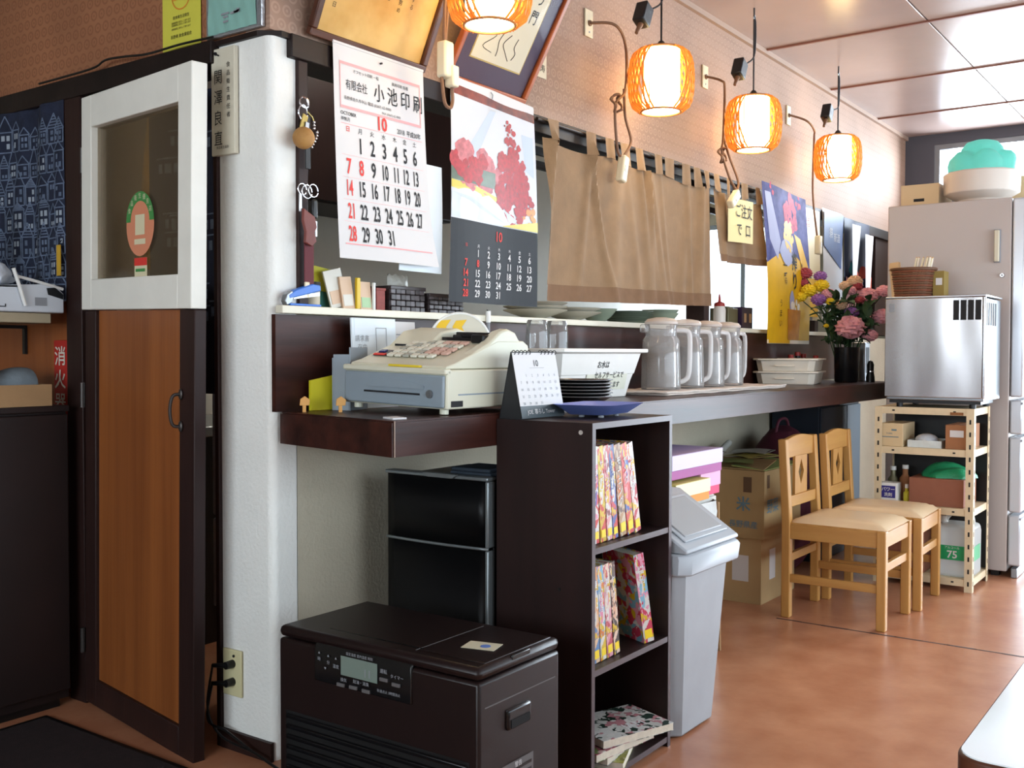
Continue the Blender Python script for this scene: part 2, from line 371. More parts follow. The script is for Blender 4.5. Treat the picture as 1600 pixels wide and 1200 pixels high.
# ------------------------------------------------------------------ kitchen things seen through hatch and door gap
def kitchen():
    t = thing('wall_cupboard', 'dark brown wall cupboard hanging inside the kitchen behind the calendars', 'cupboard', (1.3, 1.55, 1.86))
    B('carcass', (-.66, -.16, 0), (1.2, .2, .9), 'kitchen_dark', t)
    for i in range(3): B('door', (-.65+i*.617, -.18, .01), (-.04+i*.617, -.161, .88), 'laminate_dark', t, .003)
    t = thing('kitchen_counter', 'steel kitchen counter standing behind the serving hatch', 'counter', (2.6, 1.4, 0))
    B('body', (-2.0, -.28, 0), (3.4, .33, .82), 'kitchen_dark', t); B('top', (-2.02, -.3, .82), (3.4, .34, .86), 'steel', t, .005)
    # ochre cloth lit by the added kitchen lamp, seen through the door glass
    m = mat('ochre', '#b08a3c', .8, var=.1); nt = m.node_tree; b = nt.nodes['Principled BSDF']; tl = nn(nt, 'ShaderNodeBsdfTranslucent'); tl.inputs[0].default_value = lin('#c8983c'); mx = nn(nt, 'ShaderNodeMixShader'); mx.inputs[0].default_value = .6; nt.links.new(b.outputs[0], mx.inputs[1]); nt.links.new(tl.outputs[0], mx.inputs[2]); nt.links.new(mx.outputs[0], nt.nodes['Material Output'].inputs[0])
    t = thing('ochre_curtain', 'ochre cloth inside the kitchen, seen blurred through the door glass', 'curtain', (.50, 1.15, 1.47))
    MB().grid(lambda a, c: (.008*math.sin(a*14), .40*a, .72*c), 30, 4).build('cloth', 'ochre', t, smooth=True)
    q = MB(); q.cyl((0, -.04, .725), (0, .46, .725), .008, n=10); q.build('rod', 'grey_metal', t)
    for y in (-.02, .44): q = MB(); q.cyl((0, y, .73), (0, y, 1.45), .003, n=6); q.build('hanger', 'grey_metal', t)
    t = thing('kitchen_refrigerator', 'narrow silver edged refrigerator glimpsed through the gap beside the door', 'refrigerator', (.24, .26, 0))
    mat('silver_blue', '#9aa6b4', .35, .5)
    B('body', (.02, 0, .05), (.10, .28, 1.02), 'kitchen_dark', t); B('door', (-.02, .0, .62), (.02, .28, 1.02), 'silver_blue', t, .006); B('door', (-.02, .0, .32), (.02, .28, .61), 'silver_blue', t, .006)
kitchen()
def added_kitchen_lamp():  # unseen lamp, added to brighten the kitchen and the ochre cloth
    t = thing('added_tube_lamp', 'added unseen tube lamp brightening the kitchen behind the hatch wall', 'lamp', (1.5, .85, 2.74))
    B('housing', (-.6, -.06, .03), (.6, .06, .075), 'white_paint', t, .004)
    m = bpy.data.materials.new('added_tube_lit'); m.use_nodes = True; b = m.node_tree.nodes['Principled BSDF']; b.inputs['Emission Color'].default_value = (1, .96, .88, 1); b.inputs['Emission Strength'].default_value = 60
    MB().cyl((-.58, 0, .01), (.58, 0, .01), .016, n=12).build('tube', m, t, smooth=True)
added_kitchen_lamp()
# ------------------------------------------------------------------ the door ajar in the left wall
def door():
    a = math.radians(8.6); sag = math.radians(1.3)
    t = bpy.data.objects.new('door_1', None); COL.objects.link(t); t['kind'] = 'structure'
    t['label'] = 'half glazed door with white upper frame and brown panel, ajar beside the white pillar'
    # local: x runs from hinge to free edge, y is thickness (front at y=0, towards the room), z up
    t.matrix_world = Matrix.Translation((-.034, .868, .012)) @ Matrix.Rotation(-math.pi/2-a, 4, 'Z') @ Matrix.Rotation(sag, 4, 'Y')
    mat('handle_dark', '#4a4644', .4, .7); Wd, zs, top = .70, 1.272, 1.945
    for n, (x0, x1, z0, z1) in {'stile': (0, .075, 0, zs), 'stile.001': (Wd-.085, Wd, 0, zs), 'rail': (.075, Wd-.085, 0, .085)}.items():
        B(n.split('.')[0], (x0, 0, z0), (x1, .036, z1), 'post_dark', t, .003)
    p = B('panel', (.075, .012, .085), (Wd-.085, .022, zs), 'door_panel', t)
    # white glazed upper half, slightly proud of the lower half
    f = -.012
    for (x0, x1, z0, z1) in ((.0, .07, zs+.002, top), (Wd-.075, Wd, zs+.002, top), (.07, Wd-.075, top-.10, top), (.07, Wd-.075, zs+.002, zs+.098)):
        B('white_frame', (x0, f, z0), (x1, .036, z1), 'white_paint', t, .003)
    g = B('glass_pane', (.07, .01, zs+.098), (Wd-.075, .015, top-.1), thin_glass('door_glass', (.80, .74, .66, 1), .10, .12, .10, (.30, .22, .13, 1)), t)
    h = MB(); h.tube([(Wd-.07, -.002, 1.035), (Wd-.075, -.025, 1.03), (Wd-.078, -.032, .99), (Wd-.075, -.025, .95), (Wd-.07, -.002, .945)], .005, 8, smooth=5)
    h.sphere((Wd-.07, -.004, 1.035), .01, sc=(1, .5, 1.6)); h.sphere((Wd-.07, -.004, .945), .01, sc=(1, .5, 1.6))
    h.build('handle', 'handle_dark', t, smooth=True)
    for z in (.2, 1.0, 1.75):
        hm = MB(); hm.cyl((-.008, -.006, z-.04), (-.008, -.006, z+.04), .007); hm.build('hinge', 'handle_dark', t)
    # hygiene sticker shaped like a fruit, with a green arc of lettering, and a small tag under it
    mat('sticker_salmon', '#d98a68', .5); mat('sticker_green', '#3f8a45', .5); mat('sticker_cream', '#dcd3b0', .5)
    cx, cz = .36, 1.525
    fn = lambda u, v: (cx+u, .0085, cz+v)
    def oval(rx, rz, n=28, k=1.0): return [(rx*math.sin(2*math.pi*i/n), rz*math.cos(2*math.pi*i/n)*(1 if math.cos(2*math.pi*i/n) > 0 else .95)) for i in range(n)]
    s = MB(); shape(s, oval(.088, .098)[::-1], fn); st = s.build('sticker', 'sticker_salmon', t)
    s = MB(); fn2 = lambda u, v: (cx+u, .0078, cz+v)
    n = 20; arc = [(.088*math.cos(math.pi*i/n), .01+.088*math.sin(math.pi*i/n)) for i in range(n+1)]; arc2 = [(.060*math.cos(math.pi*i/n), .01+.060*math.sin(math.pi*i/n)) for i in range(n+1)]
    for i in range(n): shape(s, [arc[i], arc[i+1], arc2[i+1], arc2[i]], fn2)
    s.build('green_arc', 'sticker_green', st)
    s = MB(); fn3 = lambda u, v: (cx+u, .0072, cz+v)
    for i, ch in enumerate('食品衛生優良店'):
        an = math.pi*(.86-.12*i); text(s, ch, .073*math.cos(an), .006+.073*math.sin(an), .018, fn3)
    s.build('lettering', 'sticker_cream', st)
    s = MB(); rect(s, -.03, -.03, .03, .03, fn2); rect(s, -.035, -.058, .035, -.042, fn2); s.build('printed_emblem', 'sticker_cream', st)
    fn = lambda u, v: (cx+.005+u, .0085, 1.392+v)
    s = MB(); rect(s, -.04, -.035, .04, .035, fn); lb = s.build('label_tag', 'sticker_cream', t)
    s = MB(); fn2 = lambda u, v: (cx+.005+u, .0078, 1.392+v); rect(s, -.04, .012, .04, .035, fn2); rect(s, -.03, -.028, .03, -.020, fn2); s.build('red_band', 'ink_red', lb)
    s = MB(); rect(s, -.032, -.006, .028, .003, fn2); s.build('green_line', 'sticker_green', lb)
door()
# ------------------------------------------------------------------ left edge of the picture
def house_fabric():
    mat('indigo', '#1c2338', .85, var=.25, vscale=25, bump=.2, bscale=300); mat('indigo_print', '#5d6a80', .85, var=.3, vscale=30); mat('indigo_print_pale', '#98a2ae', .85)
    # curtain at left of the jamb
    t = thing('house_print_curtain', 'indigo curtain printed with small houses, left of the kitchen door', 'curtain', (-.014, .96, 1.32))
    def fn(u, v, d=0): return (-.012*math.sin(u*21)-.006*math.sin(u*47+v*3)-.012-d, u, v)
    m = MB(); m.grid(lambda a, b: fn(a*1.5, b*.655), 90, 6); m.build('cloth', 'indigo', t, smooth=True)
    rnd = random.Random(3); pr = MB(); pw = MB(); g = lambda u, v: fn(u, v, .002)
    def line(p, q, w=.0022, mb=pr):
        d = Vector((q[0]-p[0], q[1]-p[1])); L = d.length
        if L < 1e-5: return
        d /= L; nrm = Vector((-d.y, d.x))*w
        k = max(1, int(L/.02))
        for i in range(k):
            a = Vector(p)+d*L*i/k; b = Vector(p)+d*L*(i+1)/k
            shape(mb, [tuple(a-nrm), tuple(b-nrm), tuple(b+nrm), tuple(a+nrm)], g)
    v = .0; row = 0
    while v < .60:
        u = .0 - rnd.random()*.03
        while u < 1.42:
            w = rnd.uniform(.035, .07); h = rnd.uniform(.04, .075); rh = rnd.uniform(.025, .06); x0 = max(u, 0.002)
            if v+h+rh > .65: rh = max(0.005, .65-v-h)
            x1 = x0+w-.006
            for p, q in (((x0, v), (x1, v)), ((x0, v), (x0, v+h)), ((x1, v), (x1, v+h)), ((x0, v+h), (x1, v+h)), ((x0-.003, v+h), ((x0+x1)/2, v+h+rh)), ((x1+.003, v+h), ((x0+x1)/2, v+h+rh))):
                line(p, q)
            if rnd.random() < .35:
                for k in range(1, 5):
                    zz = v+h+rh*k/5; hw = (x1-x0)/2*(1-k/5); line(((x0+x1)/2-hw, zz), ((x0+x1)/2+hw, zz))
            pal = rnd.random() < .45
            for i in range(2):
                for j in range(2):
                    if rnd.random() < .75:
                        a = x0+(x1-x0)*(.18+.36*i); b = v+h*(.18+.4*j)
                        rect(pw if pal else pr, a, b, a+(x1-x0)*.24, b+h*.26, g)
            u += w
        v += rnd.uniform(.075, .095)
    pr.build('house_outline_print', 'indigo_print', t)['kind'] = 'stuff'; pw.build('house_window_print', 'indigo_print_pale', t)['kind'] = 'stuff'
    # the same cloth hanging inside the door opening
    t2 = thing('inner_curtain', 'strip of indigo house print cloth seen in the gap between door and pillar', 'curtain', (.14, .245, 1.02))
    m = MB(); m.grid(lambda a, b: (-.006*math.sin(a*9), a*.5, b*.95), 24, 2); m.build('cloth', 'indigo', t2, smooth=True)
    q = MB(); h = lambda u, v: (-.006*math.sin(u*18)-.003, u, v)
    for k in range(26):
        u0 = rnd.uniform(.0, .4); v0 = rnd.uniform(.0, .8)
        for i in range(2): rect(q, u0+.03*i, v0, u0+.03*i+.018, v0+.03, h)
        rect(q, u0-.01, v0+.045, u0+.06, v0+.05, h)
    q.build('house_print', 'indigo_print', t2)['kind'] = 'stuff'
house_fabric()
def left_corner():
    # dark cabinet standing out from the wall
    mat('cabinet_black_brown', '#1c1110', .45, var=.2, vscale=6)
    t = thing('low_cabinet', 'black brown waist high cabinet at the left edge, cardboard tray on top', 'cabinet', (-.073, .88, 0))
    B('carcass', (-.9, .02, .03), (0, .48, .96), 'cabinet_black_brown', t); B('top', (-.91, .0, .96), (.0, .49, .98), 'cabinet_black_brown', t, .002)
    B('door', (-.45, .002, .06), (-.004, .019, .952), 'cabinet_black_brown', t, .003); B('door', (-.896, .002, .06), (-.455, .019, .952), 'cabinet_black_brown', t, .003)
    B('plinth', (-.88, .04, 0), (-.02, .46, .03), 'black', t)
    mat('kraft', '#a5835c', .8, var=.08, vscale=8, bump=.05); mat('kraft_dark', '#7c5a3a', .85, var=.1)
    t = thing('cardboard_tray', 'shallow brown cardboard tray on the black brown cabinet', 'box', (-.125, .89, .98))
    for a, b in (((-.5, 0, 0), (0, .006, .068)), ((-.5, .3, 0), (0, .306, .068)), ((-.006, .006, 0), (0, .3, .068)), ((-.5, .006, 0), (-.494, .3, .068))): B('wall', a, b, 'kraft', t)
    B('bottom', (-.494, .006, 0), (-.006, .3, .005), 'kraft', t)
    mat('grey_cloth', '#6c757b', .9, var=.2, vscale=14, bump=.3, bscale=40); mat('navy_cloth', '#2a3440', .9, var=.2, vscale=14)
    t = thing('tied_cloth_bundle', 'rolled grey and navy cloth tied with white string in the cardboard tray', 'bundle', (-.33, 1.03, .985))
    def roll(a, b):
        x = -.05+.25*a; r = .058+.012*math.sin(a*9)+(.02 if a > .5 else 0)*(a-.5)
        if a > .95: r *= .6
        th = 2*math.pi*b
        return (x, r*math.cos(th)*1.2, .062+r*math.sin(th)*.75*(1+.06*math.sin(3*th)))
    MB().grid(lambda a, b: roll(a, b), 20, 24).build('grey_roll', 'grey_cloth', t, smooth=True)
    MB().grid(lambda a, b: ((-.2+.2*a), .075*math.cos(2*math.pi*b)*1.1, .075+.07*math.sin(2*math.pi*b)), 10, 24).build('navy_roll', 'navy_cloth', t, smooth=True)
    MB().tube([(.02+.004*math.sin(3*k), .082*math.cos(k*.45), .07+.066*math.sin(k*.45)) for k in range(14)], .004, 6, True, smooth=2).build('string', 'paper', t, smooth=True)
    # shelf board with bracket
    mat('shelf_beige', '#a79a80', .7, var=.05)
    t = thing('wall_shelf', 'beige shelf board above the cardboard tray, carried by a black bracket', 'shelf', (-.09, .95, 1.243))
    B('board', (-.9, 0, 0), (0, .42, .032), 'shelf_beige', t, .002)
    B('bracket', (-.06, .30, -.012), (.088, .315, 0), 'black', t); B('bracket', (.078, .30, -.10), (.088, .315, -.012), 'black', t)
    # white appliance with handle frame
    mat('case_white', '#cdd3da', .4, var=.03); mat('case_dark', '#14171b', .4)
    t = thing('white_appliance_case', 'white plastic case with slanted dark lid and thin white handle on the beige shelf', 'case', (-.05, .94, 1.2765))
    MB().prism([(-.42, 0), (0, 0), (.0, .062), (-.03, .094), (-.42, .068)], 0, .3, 1).build('case_body', 'case_white', t, bevel=.004)
    MB().prism([(-.42, .069), (-.15, .078), (-.15, .083), (-.42, .076)], .0, .3, 1).build('dark_lid', 'case_dark', t)
    MB().prism([(-.055, .058), (-.005, .045), (-.004, .060), (-.032, .082), (-.06, .079)], -.003, 0, 1).build('side_vent', 'case_dark', t)
    m = MB(); m.tube([(-.135, -.008, .02), (-.155, -.01, .08), (-.175, -.012, .135)], .006, 8, smooth=3); m.build('handle_bar', 'white_plastic', t, smooth=True)
    m = MB(); m.tube([(-.16, .0, .112), (-.09, .0, .098), (-.004, .0, .078)], .005, 8, smooth=3); m.build('handle_bar', 'white_plastic', t, smooth=True)
    m = MB(); fn = lambda u, v: (u, -.0015, v); rect(m, -.1, .022, -.06, .048, fn); m.build('print_grey', 'ink_grey', t)
    m = MB(); rect(m, -.3, .014, -.195, .017, fn); rect(m, -.198, .014, -.194, .024, fn); m.build('slot', 'ink', t)
    mat('bag_plastic', '#c9ced6', .35, var=.06, vscale=20, bump=.6, bscale=30)
    t = thing('crumpled_plastic_bag', 'crumpled white plastic bag lying on the white appliance case', 'bag', (-.23, 1.06, 1.3625))
    m = MB(); m.sphere((0, 0, .03), .05, 22, 14, (1.4, .9, .66)); rr = random.Random(5)
    m.v = [(x*(1+.22*math.sin(9*y*20+z*60)), y*(1+.2*math.sin(x*90)), max(0, z*(1+.25*math.sin(x*70+y*50)))) for x, y, z in m.v]
    m.build('bag', 'bag_plastic', t, smooth=True)
    mat('bat_grey', '#6d6459', .6, var=.1)
    t = thing('wooden_bat', 'grey brown wooden club standing upright before the house print curtain', 'club', (-.24, 1.17, 1.3625))
    MB().lathe([(.0, 0), (.028, 0), (.03, .05), (.026, .15), (.016, .24), (.008, .29), (0, .295)]).build('club', 'bat_grey', t, smooth=True)
    mat('yellow_felt', '#c2992c', .7)
    t = thing('yellow_tag', 'narrow yellow tag hanging at the edge of the house print curtain', 'tag', (-.05, .955, 1.40))
    B('strip', (-.003, 0, 0), (.0, .022, .10), 'yellow_felt', t); MB().tube([(-.002, .011, .10), (.01, .011, .118)], .0015, 6).build('loop', 'ink', t)
    # red fire extinguisher sign
    mat('sign_red', '#b3241d', .5); mat('sign_letter', '#d8cfc0', .5)
    t = thing('fire_extinguisher_sign', 'red vertical fire extinguisher sign with pale characters on the orange wood wall', 'sign', (-.004, 1.035, .80))
    B('plate', (-.004, -.04, 0), (.0, .04, .39), 'sign_red', t, .002)
    m = MB(); vtext(m, '消火器', 0, .312, .068, lambda u, v: (-.006, -u, v), 1.14, 1.0, .01); m.build('lettering', 'sign_letter', t)
    # floor mat
    mat('mat_dark', '#211516', .9, var=.3, vscale=40, bump=.5, bscale=400)
    t = thing('floor_mat', 'dark brown floor mat in front of the kitchen door, bottom left', 'mat', (-.18, -.6, 0))
    MB().prism([(-1.6, 0), (0, 0), (0, 1.45), (-1.6, 1.45)], .0005, .008).build('mat', 'mat_dark', t)
    B('border', (-.012, .0, .0081), (0, 1.45, .0095), 'black', t); B('border', (-1.6, 1.438, .0081), (-.012, 1.45, .0095), 'black', t)
left_corner()
def left_wall_notes():
    mat('poster_yellow', '#cfc94a', .6, var=.03); mat('ink_orange', '#d8862e', .6); mat('teal_sheet', '#86b3a8', .35, var=.06, vscale=6); mat('foil', '#b6b9bd', .3, .7, bump=.6, bscale=40)
    t = thing('yellow_notice', 'yellow paper notice with an orange round stamp above the kitchen door', 'notice', (-.004, .38, 2.047))
    fn = lambda u, v: (-.001, -u, v); f2 = lambda u, v: (-.0025, -u, v)
    m = MB(); rect(m, -.09, 0, .09, .36, fn); m.build('sheet', 'poster_yellow', t)
    m = MB()
    for i in range(28):
        a, b = 2*math.pi*i/28, 2*math.pi*(i+1)/28
        shape(m, [(.045*math.cos(a), .16+.045*math.sin(a)), (.045*math.cos(b), .16+.045*math.sin(b)), (.041*math.cos(b), .16+.041*math.sin(b)), (.041*math.cos(a), .16+.041*math.sin(a))], f2)
    text(m, '全国環', 0, .148, .028, f2, bold=.01); m.build('stamp', 'ink_orange', t)
    m = MB(); text(m, '飲食業生活衛生', 0, .092, .011, f2)
    for k, z in enumerate((.078, .071, .060)): text(m, '営業振興に努力して参ります', 0, z, .007, f2)
    text(m, '長野県 飲食業組合', 0, .036, .012, f2); text(m, '組合員之証', 0, .205, .014, f2); m.build('lettering', 'ink', t)
    t = thing('teal_wrapped_board', 'pale teal board with crinkled foil edges above the pillar', 'board', (-.004, .14, 2.047))
    B('foil_backing', (-.012, -.125, 0), (0, .112, .36), 'foil', t, .002)
    m = MB(); m.grid(lambda a, b: (-.0145-.0015*math.sin(a*30+b*17), -(-.10+.205*a), .008+.35*b), 20, 20); m.build('sheet', 'teal_sheet', t, smooth=True)
    m = MB()
    for k in range(7):
        rr = random.Random(k); u0 = rr.uniform(-.05, .03); v0 = rr.uniform(.03, .06); rect(m, u0, v0, u0+rr.uniform(.01, .04), v0+.006, lambda u, v: (-.0175, -u, v))
    m.build('smudge', 'ink_grey', t)
    # name plate
    wood('plate_wood', '#c9c2ae', '#d3ccb8', .5, 20, (1, 1, .08))
    t = thing('name_plate', 'cream wooden name plate with brushed vertical characters on the pillar', 'sign', (-.003, .178, 1.712))
    B('board', (-.016, -.05, 0), (-.001, .05, .302), 'plate_wood', t, .002)
    fn = lambda u, v: (-.0175, -u, v)
    m = MB(); vtext(m, '関澤良直', -.018, .205, .044, fn, 1.32, .85, .0); vtext(m, '食品衛生責任者', .026, .245, .0165, fn, 1.42); text(m, '食品衛生協会', .0, .018, .009, fn)
    m.build('lettering', 'ink', t); m = MB(); m.cyl((-.02, .028, .288), (-.015, .028, .288), .005); m.tube([(-.02, .03, .29), (-.022, .02, .284), (-.02, .012, .28)], .0025, 6); m.build('nail', 'ink', t)
    # socket low on the pillar
    mat('socket_cream', '#cfc79c', .45)
    t = thing('wall_socket', 'cream wall socket low on the white pillar with two black plugs', 'socket', (-.002, .166, .158))
    B('cover', (-.008, -.04, 0), (0, .04, .135), 'socket_cream', t, .003)
    for z in (.095, .043):
        p = MB(); p.cyl((-.008, -.005, z), (-.035, -.005, z), .012, .011); p.cyl((-.03, -.005, z), (-.04, .045, z-.006), .008, .006); p.build('plug', 'black', t, smooth=True)
    m = MB(); m.cyl((-.008, -.01, .118), (-.011, -.01, .118), .004); m.build('screw', 'ink', t)
    for k, (zz, yy) in enumerate(((.245, .02), (.20, -.0))):
        t = thing('power_cord', ('upper' if k == 0 else 'lower')+' black power cord running from the pillar socket behind the heater', 'cord', (-.03, 0, 0))
        m = MB(); m.tube([(-.012, .212, zz), (-.02, .225, .12-.03*k), (-.015, .15+yy, .05+.02*k), (-.01, .03, .03), (-.02, -.12, .012), (.04, -.24, .012)], .0035, 7, smooth=6); m.build('cord', 'black', t, smooth=True)
    # heap of black wire along the ledge over the door
    t = thing('ledge_wire', 'thin black wire sagging along the dark ledge above the kitchen door', 'wire', (-.034, .2, 2.042))
    m = MB(); m.tube([(0, 0, .002), (0, .15, .006), (-.003, .3, .003), (-.004, .42, .014), (-.002, .52, .02), (0, .6, .006), (0, .9, .004)], .0035, 6, smooth=5); m.build('wire', 'black', t, smooth=True)
left_wall_notes()
# ------------------------------------------------------------------ things hung on the counter wall
def blob(mb, cx, cy, r, fn, n=14, jag=.25, seed=0, sx=1, sy=1):
    rr = random.Random(seed); shape(mb, [(cx+r*sx*(1-jag*rr.random())*math.cos(2*math.pi*i/n), cy+r*sy*(1-jag*rr.random())*math.sin(2*math.pi*i/n)) for i in range(n)], fn)
def cloudlet(mb, cx, cy, r, fn, k=14, seed=0, spread=1., sx=1, sy=1, size=.35):
    rr = random.Random(seed)
    for i in range(k):
        a = rr.random()*2*math.pi; q = r*math.sqrt(rr.random())*spread
        blob(mb, cx+q*math.cos(a)*sx, cy+q*math.sin(a)*sy, r*size*(.5+rr.random()), fn, 9, .35, seed*31+i)
WEEK = '日月火水木金土'
def calendar_white():
    t = thing('wall_calendar', 'white wall calendar with big black dates and a pink advertisement box', 'calendar', (.205, -.034, 2.052))
    w, h = .40, .625
    def base(u, v, d):
        k = v/h; y = -.012*k*k-.022*max(0, k-.6)**2*6*(u/w)+.004*math.sin(u*14+k*2)*k
        return (u+.028*k*k*(u/w)+.018*k, y-d, -v)
    fn = lambda u, v: base(u, v, 0); fp = lambda u, v: base(u, v, .0016)
    m = MB(); m.grid(lambda a, b: fn(a*w, b*h), 16, 20); m.build('sheet', 'paper', t, smooth=True)
    f2 = lambda u, v: fp(u, -v)                    # v negative downwards for lettering
    X = lambda k: k*w
    pk = MB(); x0, x1, y0, y1 = X(.06), X(.95), -.05, -.185
    for a in ((x0, y0-.008, x1, y0), (x0, y1, x1, y1+.008)): rect(pk, *a, f2, 12)
    for a in ((x0, y1+.008, x0+.003, y0-.008), (x1-.003, y1+.008, x1, y0-.008)): rect(pk, *a, f2, 1, 4)
    rect(pk, X(.06), -.583, X(.95), -.579, f2, 12); rect(pk, X(.06), -.230, X(.95), -.2285, f2, 12)
    for k in range(1, 5): rect(pk, X(.06), -.255-.065*k, X(.95), -.2543-.065*k, f2, 12)
    pk.build('pink_box_print', 'ink_pink', t)
    bk = MB()
    text(bk, '有限会社', X(.12), -.125, .032, f2, 'L', .72); text(bk, '小 池 印 刷', X(.42), -.135, .058, f2, 'L', .80, .004)
    text(bk, 'オフセット印刷 一般', X(.2), -.075, .012, f2, 'L'); text(bk, '美術印刷 各種', X(.62), -.078, .012, f2, 'L')
    text(bk, '長野県佐久市中込 電話 (0267) 62-0000', X(.1), -.158, .012, f2, 'L'); text(bk, 'FAX (0267) 62-0000', X(.5), -.174, .010, f2, 'L')
    text(bk, 'OCTOBER', X(.06), -.204, .014, f2, 'L', 1, .01); text(bk, '神無月', X(.06), -.221, .013, f2, 'L')
    text(bk, '2018', X(.66), -.222, .022, f2, 'L', .8); text(bk, '平成30年', X(.77), -.222, .020, f2, 'L', .85, .008)
    cols = [.13, .255, .38, .505, .625, .74, .855]; rows = [-.287, -.352, -.415, -.483, -.55]
    for i, c in enumerate(WEEK[1:]): text(bk, c, X(cols[i+1]), -.250, .018, f2)
    rd = MB(); text(rd, WEEK[0], X(cols[0]), -.250, .018, f2, bold=.01)
    text(rd, '10', X(.5), -.224, .056, f2, 'C', .85, .03)
    for d in range(1, 32):
        k = d-1+1; c, r = k % 7, k//7
        red = c == 0 or d == 8
        text(rd if red else bk, str(d), X(cols[c]), rows[r]-.022, .064, f2, 'C', .62 if d < 10 else .46, .018)
    bk.build('lettering', 'ink', t); rd.build('red_lettering', 'ink_red', t)
    m = MB(); m.cyl((X(.5), -.001, -.022), (X(.5), -.008, -.022), .003); m.build('pin', 'ink', t)
    B('top_binding', (0, -.002, -.004), (w, .003, .003), 'paper', t)
    t = thing('loose_sheet', 'plain bluish white sheet hanging half hidden behind the white wall calendar', 'paper', (.50, -.024, 1.41))
    MB().grid(lambda a, b: (.21*a, -.004*math.sin(b*3), .35*b), 4, 4).build('sheet', 'paper_blue', t, smooth=True)
calendar_white()
def calendar_photo():
    mat('slate_print', '#12151b', .5, var=.1, vscale=4, spec=.25); mat('mist', '#c6cad0', .3, spec=.5); mat('leaf_red', '#a3262e', .4, var=.35, vscale=70); mat('leaf_rose', '#bb6a70', .4, var=.3, vscale=50)
    mat('pine', '#5a6b5a', .3, var=.2, vscale=30); mat('grass_yellow', '#c9b83c', .3); mat('rock', '#b9c2c8', .3, var=.1, vscale=20); mat('leaf_orange', '#dc8a3a', .3, var=.2, vscale=40); mat('mist_blue', '#b8c4d2', .25)
    mat('band_reflections', '#2c2026', .25, col2='#9a4a38', vscale=9)  # orange reflections painted into the colour of the dark band
    t = thing('wall_calendar', 'photo wall calendar with a red autumn tree above a dark date grid', 'calendar', (.735, -.04, 2.064))
    w, h = .485, .745
    def base(u, v, d):
        k = v/h; y = -.010*math.sin(k*math.pi)*.8-.012*k-.006*math.sin(u*12+1)*k
        return (u+(u/w-.5)*.035*k-.012*k, y-d, -v-.022*(u/w-.5)*(1-k))
    m = MB(); m.grid(lambda a, b: base(a*w, b*h, 0), 14, 24); m.build('sheet', 'paper', t, smooth=True)
    P = lambda d: (lambda u, v: base(u, -v, d))
    m = MB(); rect(m, 0, -.062, w, -.030, P(.001), 14, 1); m.build('dark_band', 'band_reflections', t)
    m = MB(); rect(m, 0, -.47, w, -.062, P(.001), 14, 14); pic = m.build('photo_sky', 'mist', t)
    f = P(.0018)
    m = MB(); cloudlet(m, .12, -.30, .10, f, 26, 2, sx=1.05, sy=.7); cloudlet(m, .30, -.29, .07, f, 12, 5, sx=1.2, sy=.6); m.build('distant_trees', 'leaf_rose', pic)
    m = MB(); rect(m, .0, -.345, .24, -.29, P(.0021), 6, 2); m.build('pine_wood', 'pine', pic)
    f = P(.0026); m = MB()
    for i, (x, y, r) in enumerate(((.32, -.115, .022), (.33, -.15, .034), (.345, -.20, .045), (.31, -.235, .05), (.36, -.25, .052), (.33, -.30, .07), (.36, -.345, .075), (.30, -.35, .06), (.39, -.31, .055), (.345, -.39, .07), (.42, -.36, .04))):
        cloudlet(m, x, y, r, f, 16, 40+i, size=.32)
    m.build('red_tree', 'leaf_red', pic)
    m = MB(); cloudlet(m, .09, -.285, .085, P(.0024), 22, 77, sx=1.1, sy=.55, size=.28); m.build('red_thicket', 'leaf_red', pic)
    f = P(.0022)
    m = MB(); shape(m, [(0, -.372), (.26, -.392), (.28, -.378), (.14, -.352), (0, -.345)][::-1], f); shape(m, [(.27, -.468), (w, -.468), (w, -.43), (.36, -.452)], P(.0029)); m.build('yellow_grass', 'grass_yellow', pic)
    m = MB(); shape(m, [(0, -.466), (.33, -.468), (.37, -.44), (.28, -.405), (.2, -.372), (.15, -.385), (.1, -.39), (0, -.385)], P(.0025)); m.build('rocks', 'rock', pic)
    m = MB(); cloudlet(m, .44, -.425, .035, P(.003), 8, 91); m.build('orange_bush', 'leaf_orange', pic)
    m = MB(); shape(m, [(.22, -.07), (.25, -.07), (.13, -.26), (.06, -.26)], P(.0015)); m.build('mist_patch', 'mist_blue', pic); m = MB(); shape(m, [(.4, -.12), (.47, -.12), (.47, -.27), (.42, -.25)], P(.0015)); m.build('mist_patch', 'mist_blue', pic)
    m = MB(); rect(m, 0, -h, w, -.47, P(.001), 14, 10); gr = m.build('date_panel', 'slate_print', t)
    f = P(.0022); wt = MB(); rd = MB()
    text(rd, '10', .265, -.525, .05, f, 'C', .85, .01); text(wt, 'October', .23, -.075, .016, f); text(wt, 'Autumn', .05, -.068, .010, f)
    cols = [.08, .145, .205, .265, .325, .382, .438]; rows = [-.588, -.622, -.656, -.690, -.724]
    for i, c in enumerate(WEEK): text(rd if i == 0 else wt, c, cols[i], -.557, .013, f)
    for d in range(1, 32):
        k = d; c, r = k % 7, k//7
        text(rd if (c == 0 or d == 8) else wt, str(d), cols[c], rows[r], .034, f, 'C', .85, .022)
    wt.build('lettering', 'paper', gr); rd.build('red_lettering', 'ink_red', gr)
    B('top_strip', (0, -.0025, -.03), (w, .003, .005), 'paper', t, M=Matrix.Rotation(.045, 4, 'Y'))
    m = MB(); m.tube([(.22, -.004, -.01), (.225, -.009, -.02), (.228, -.004, -.032)], .0018, 6); m.build('hook', 'grey_metal', t)
calendar_photo()
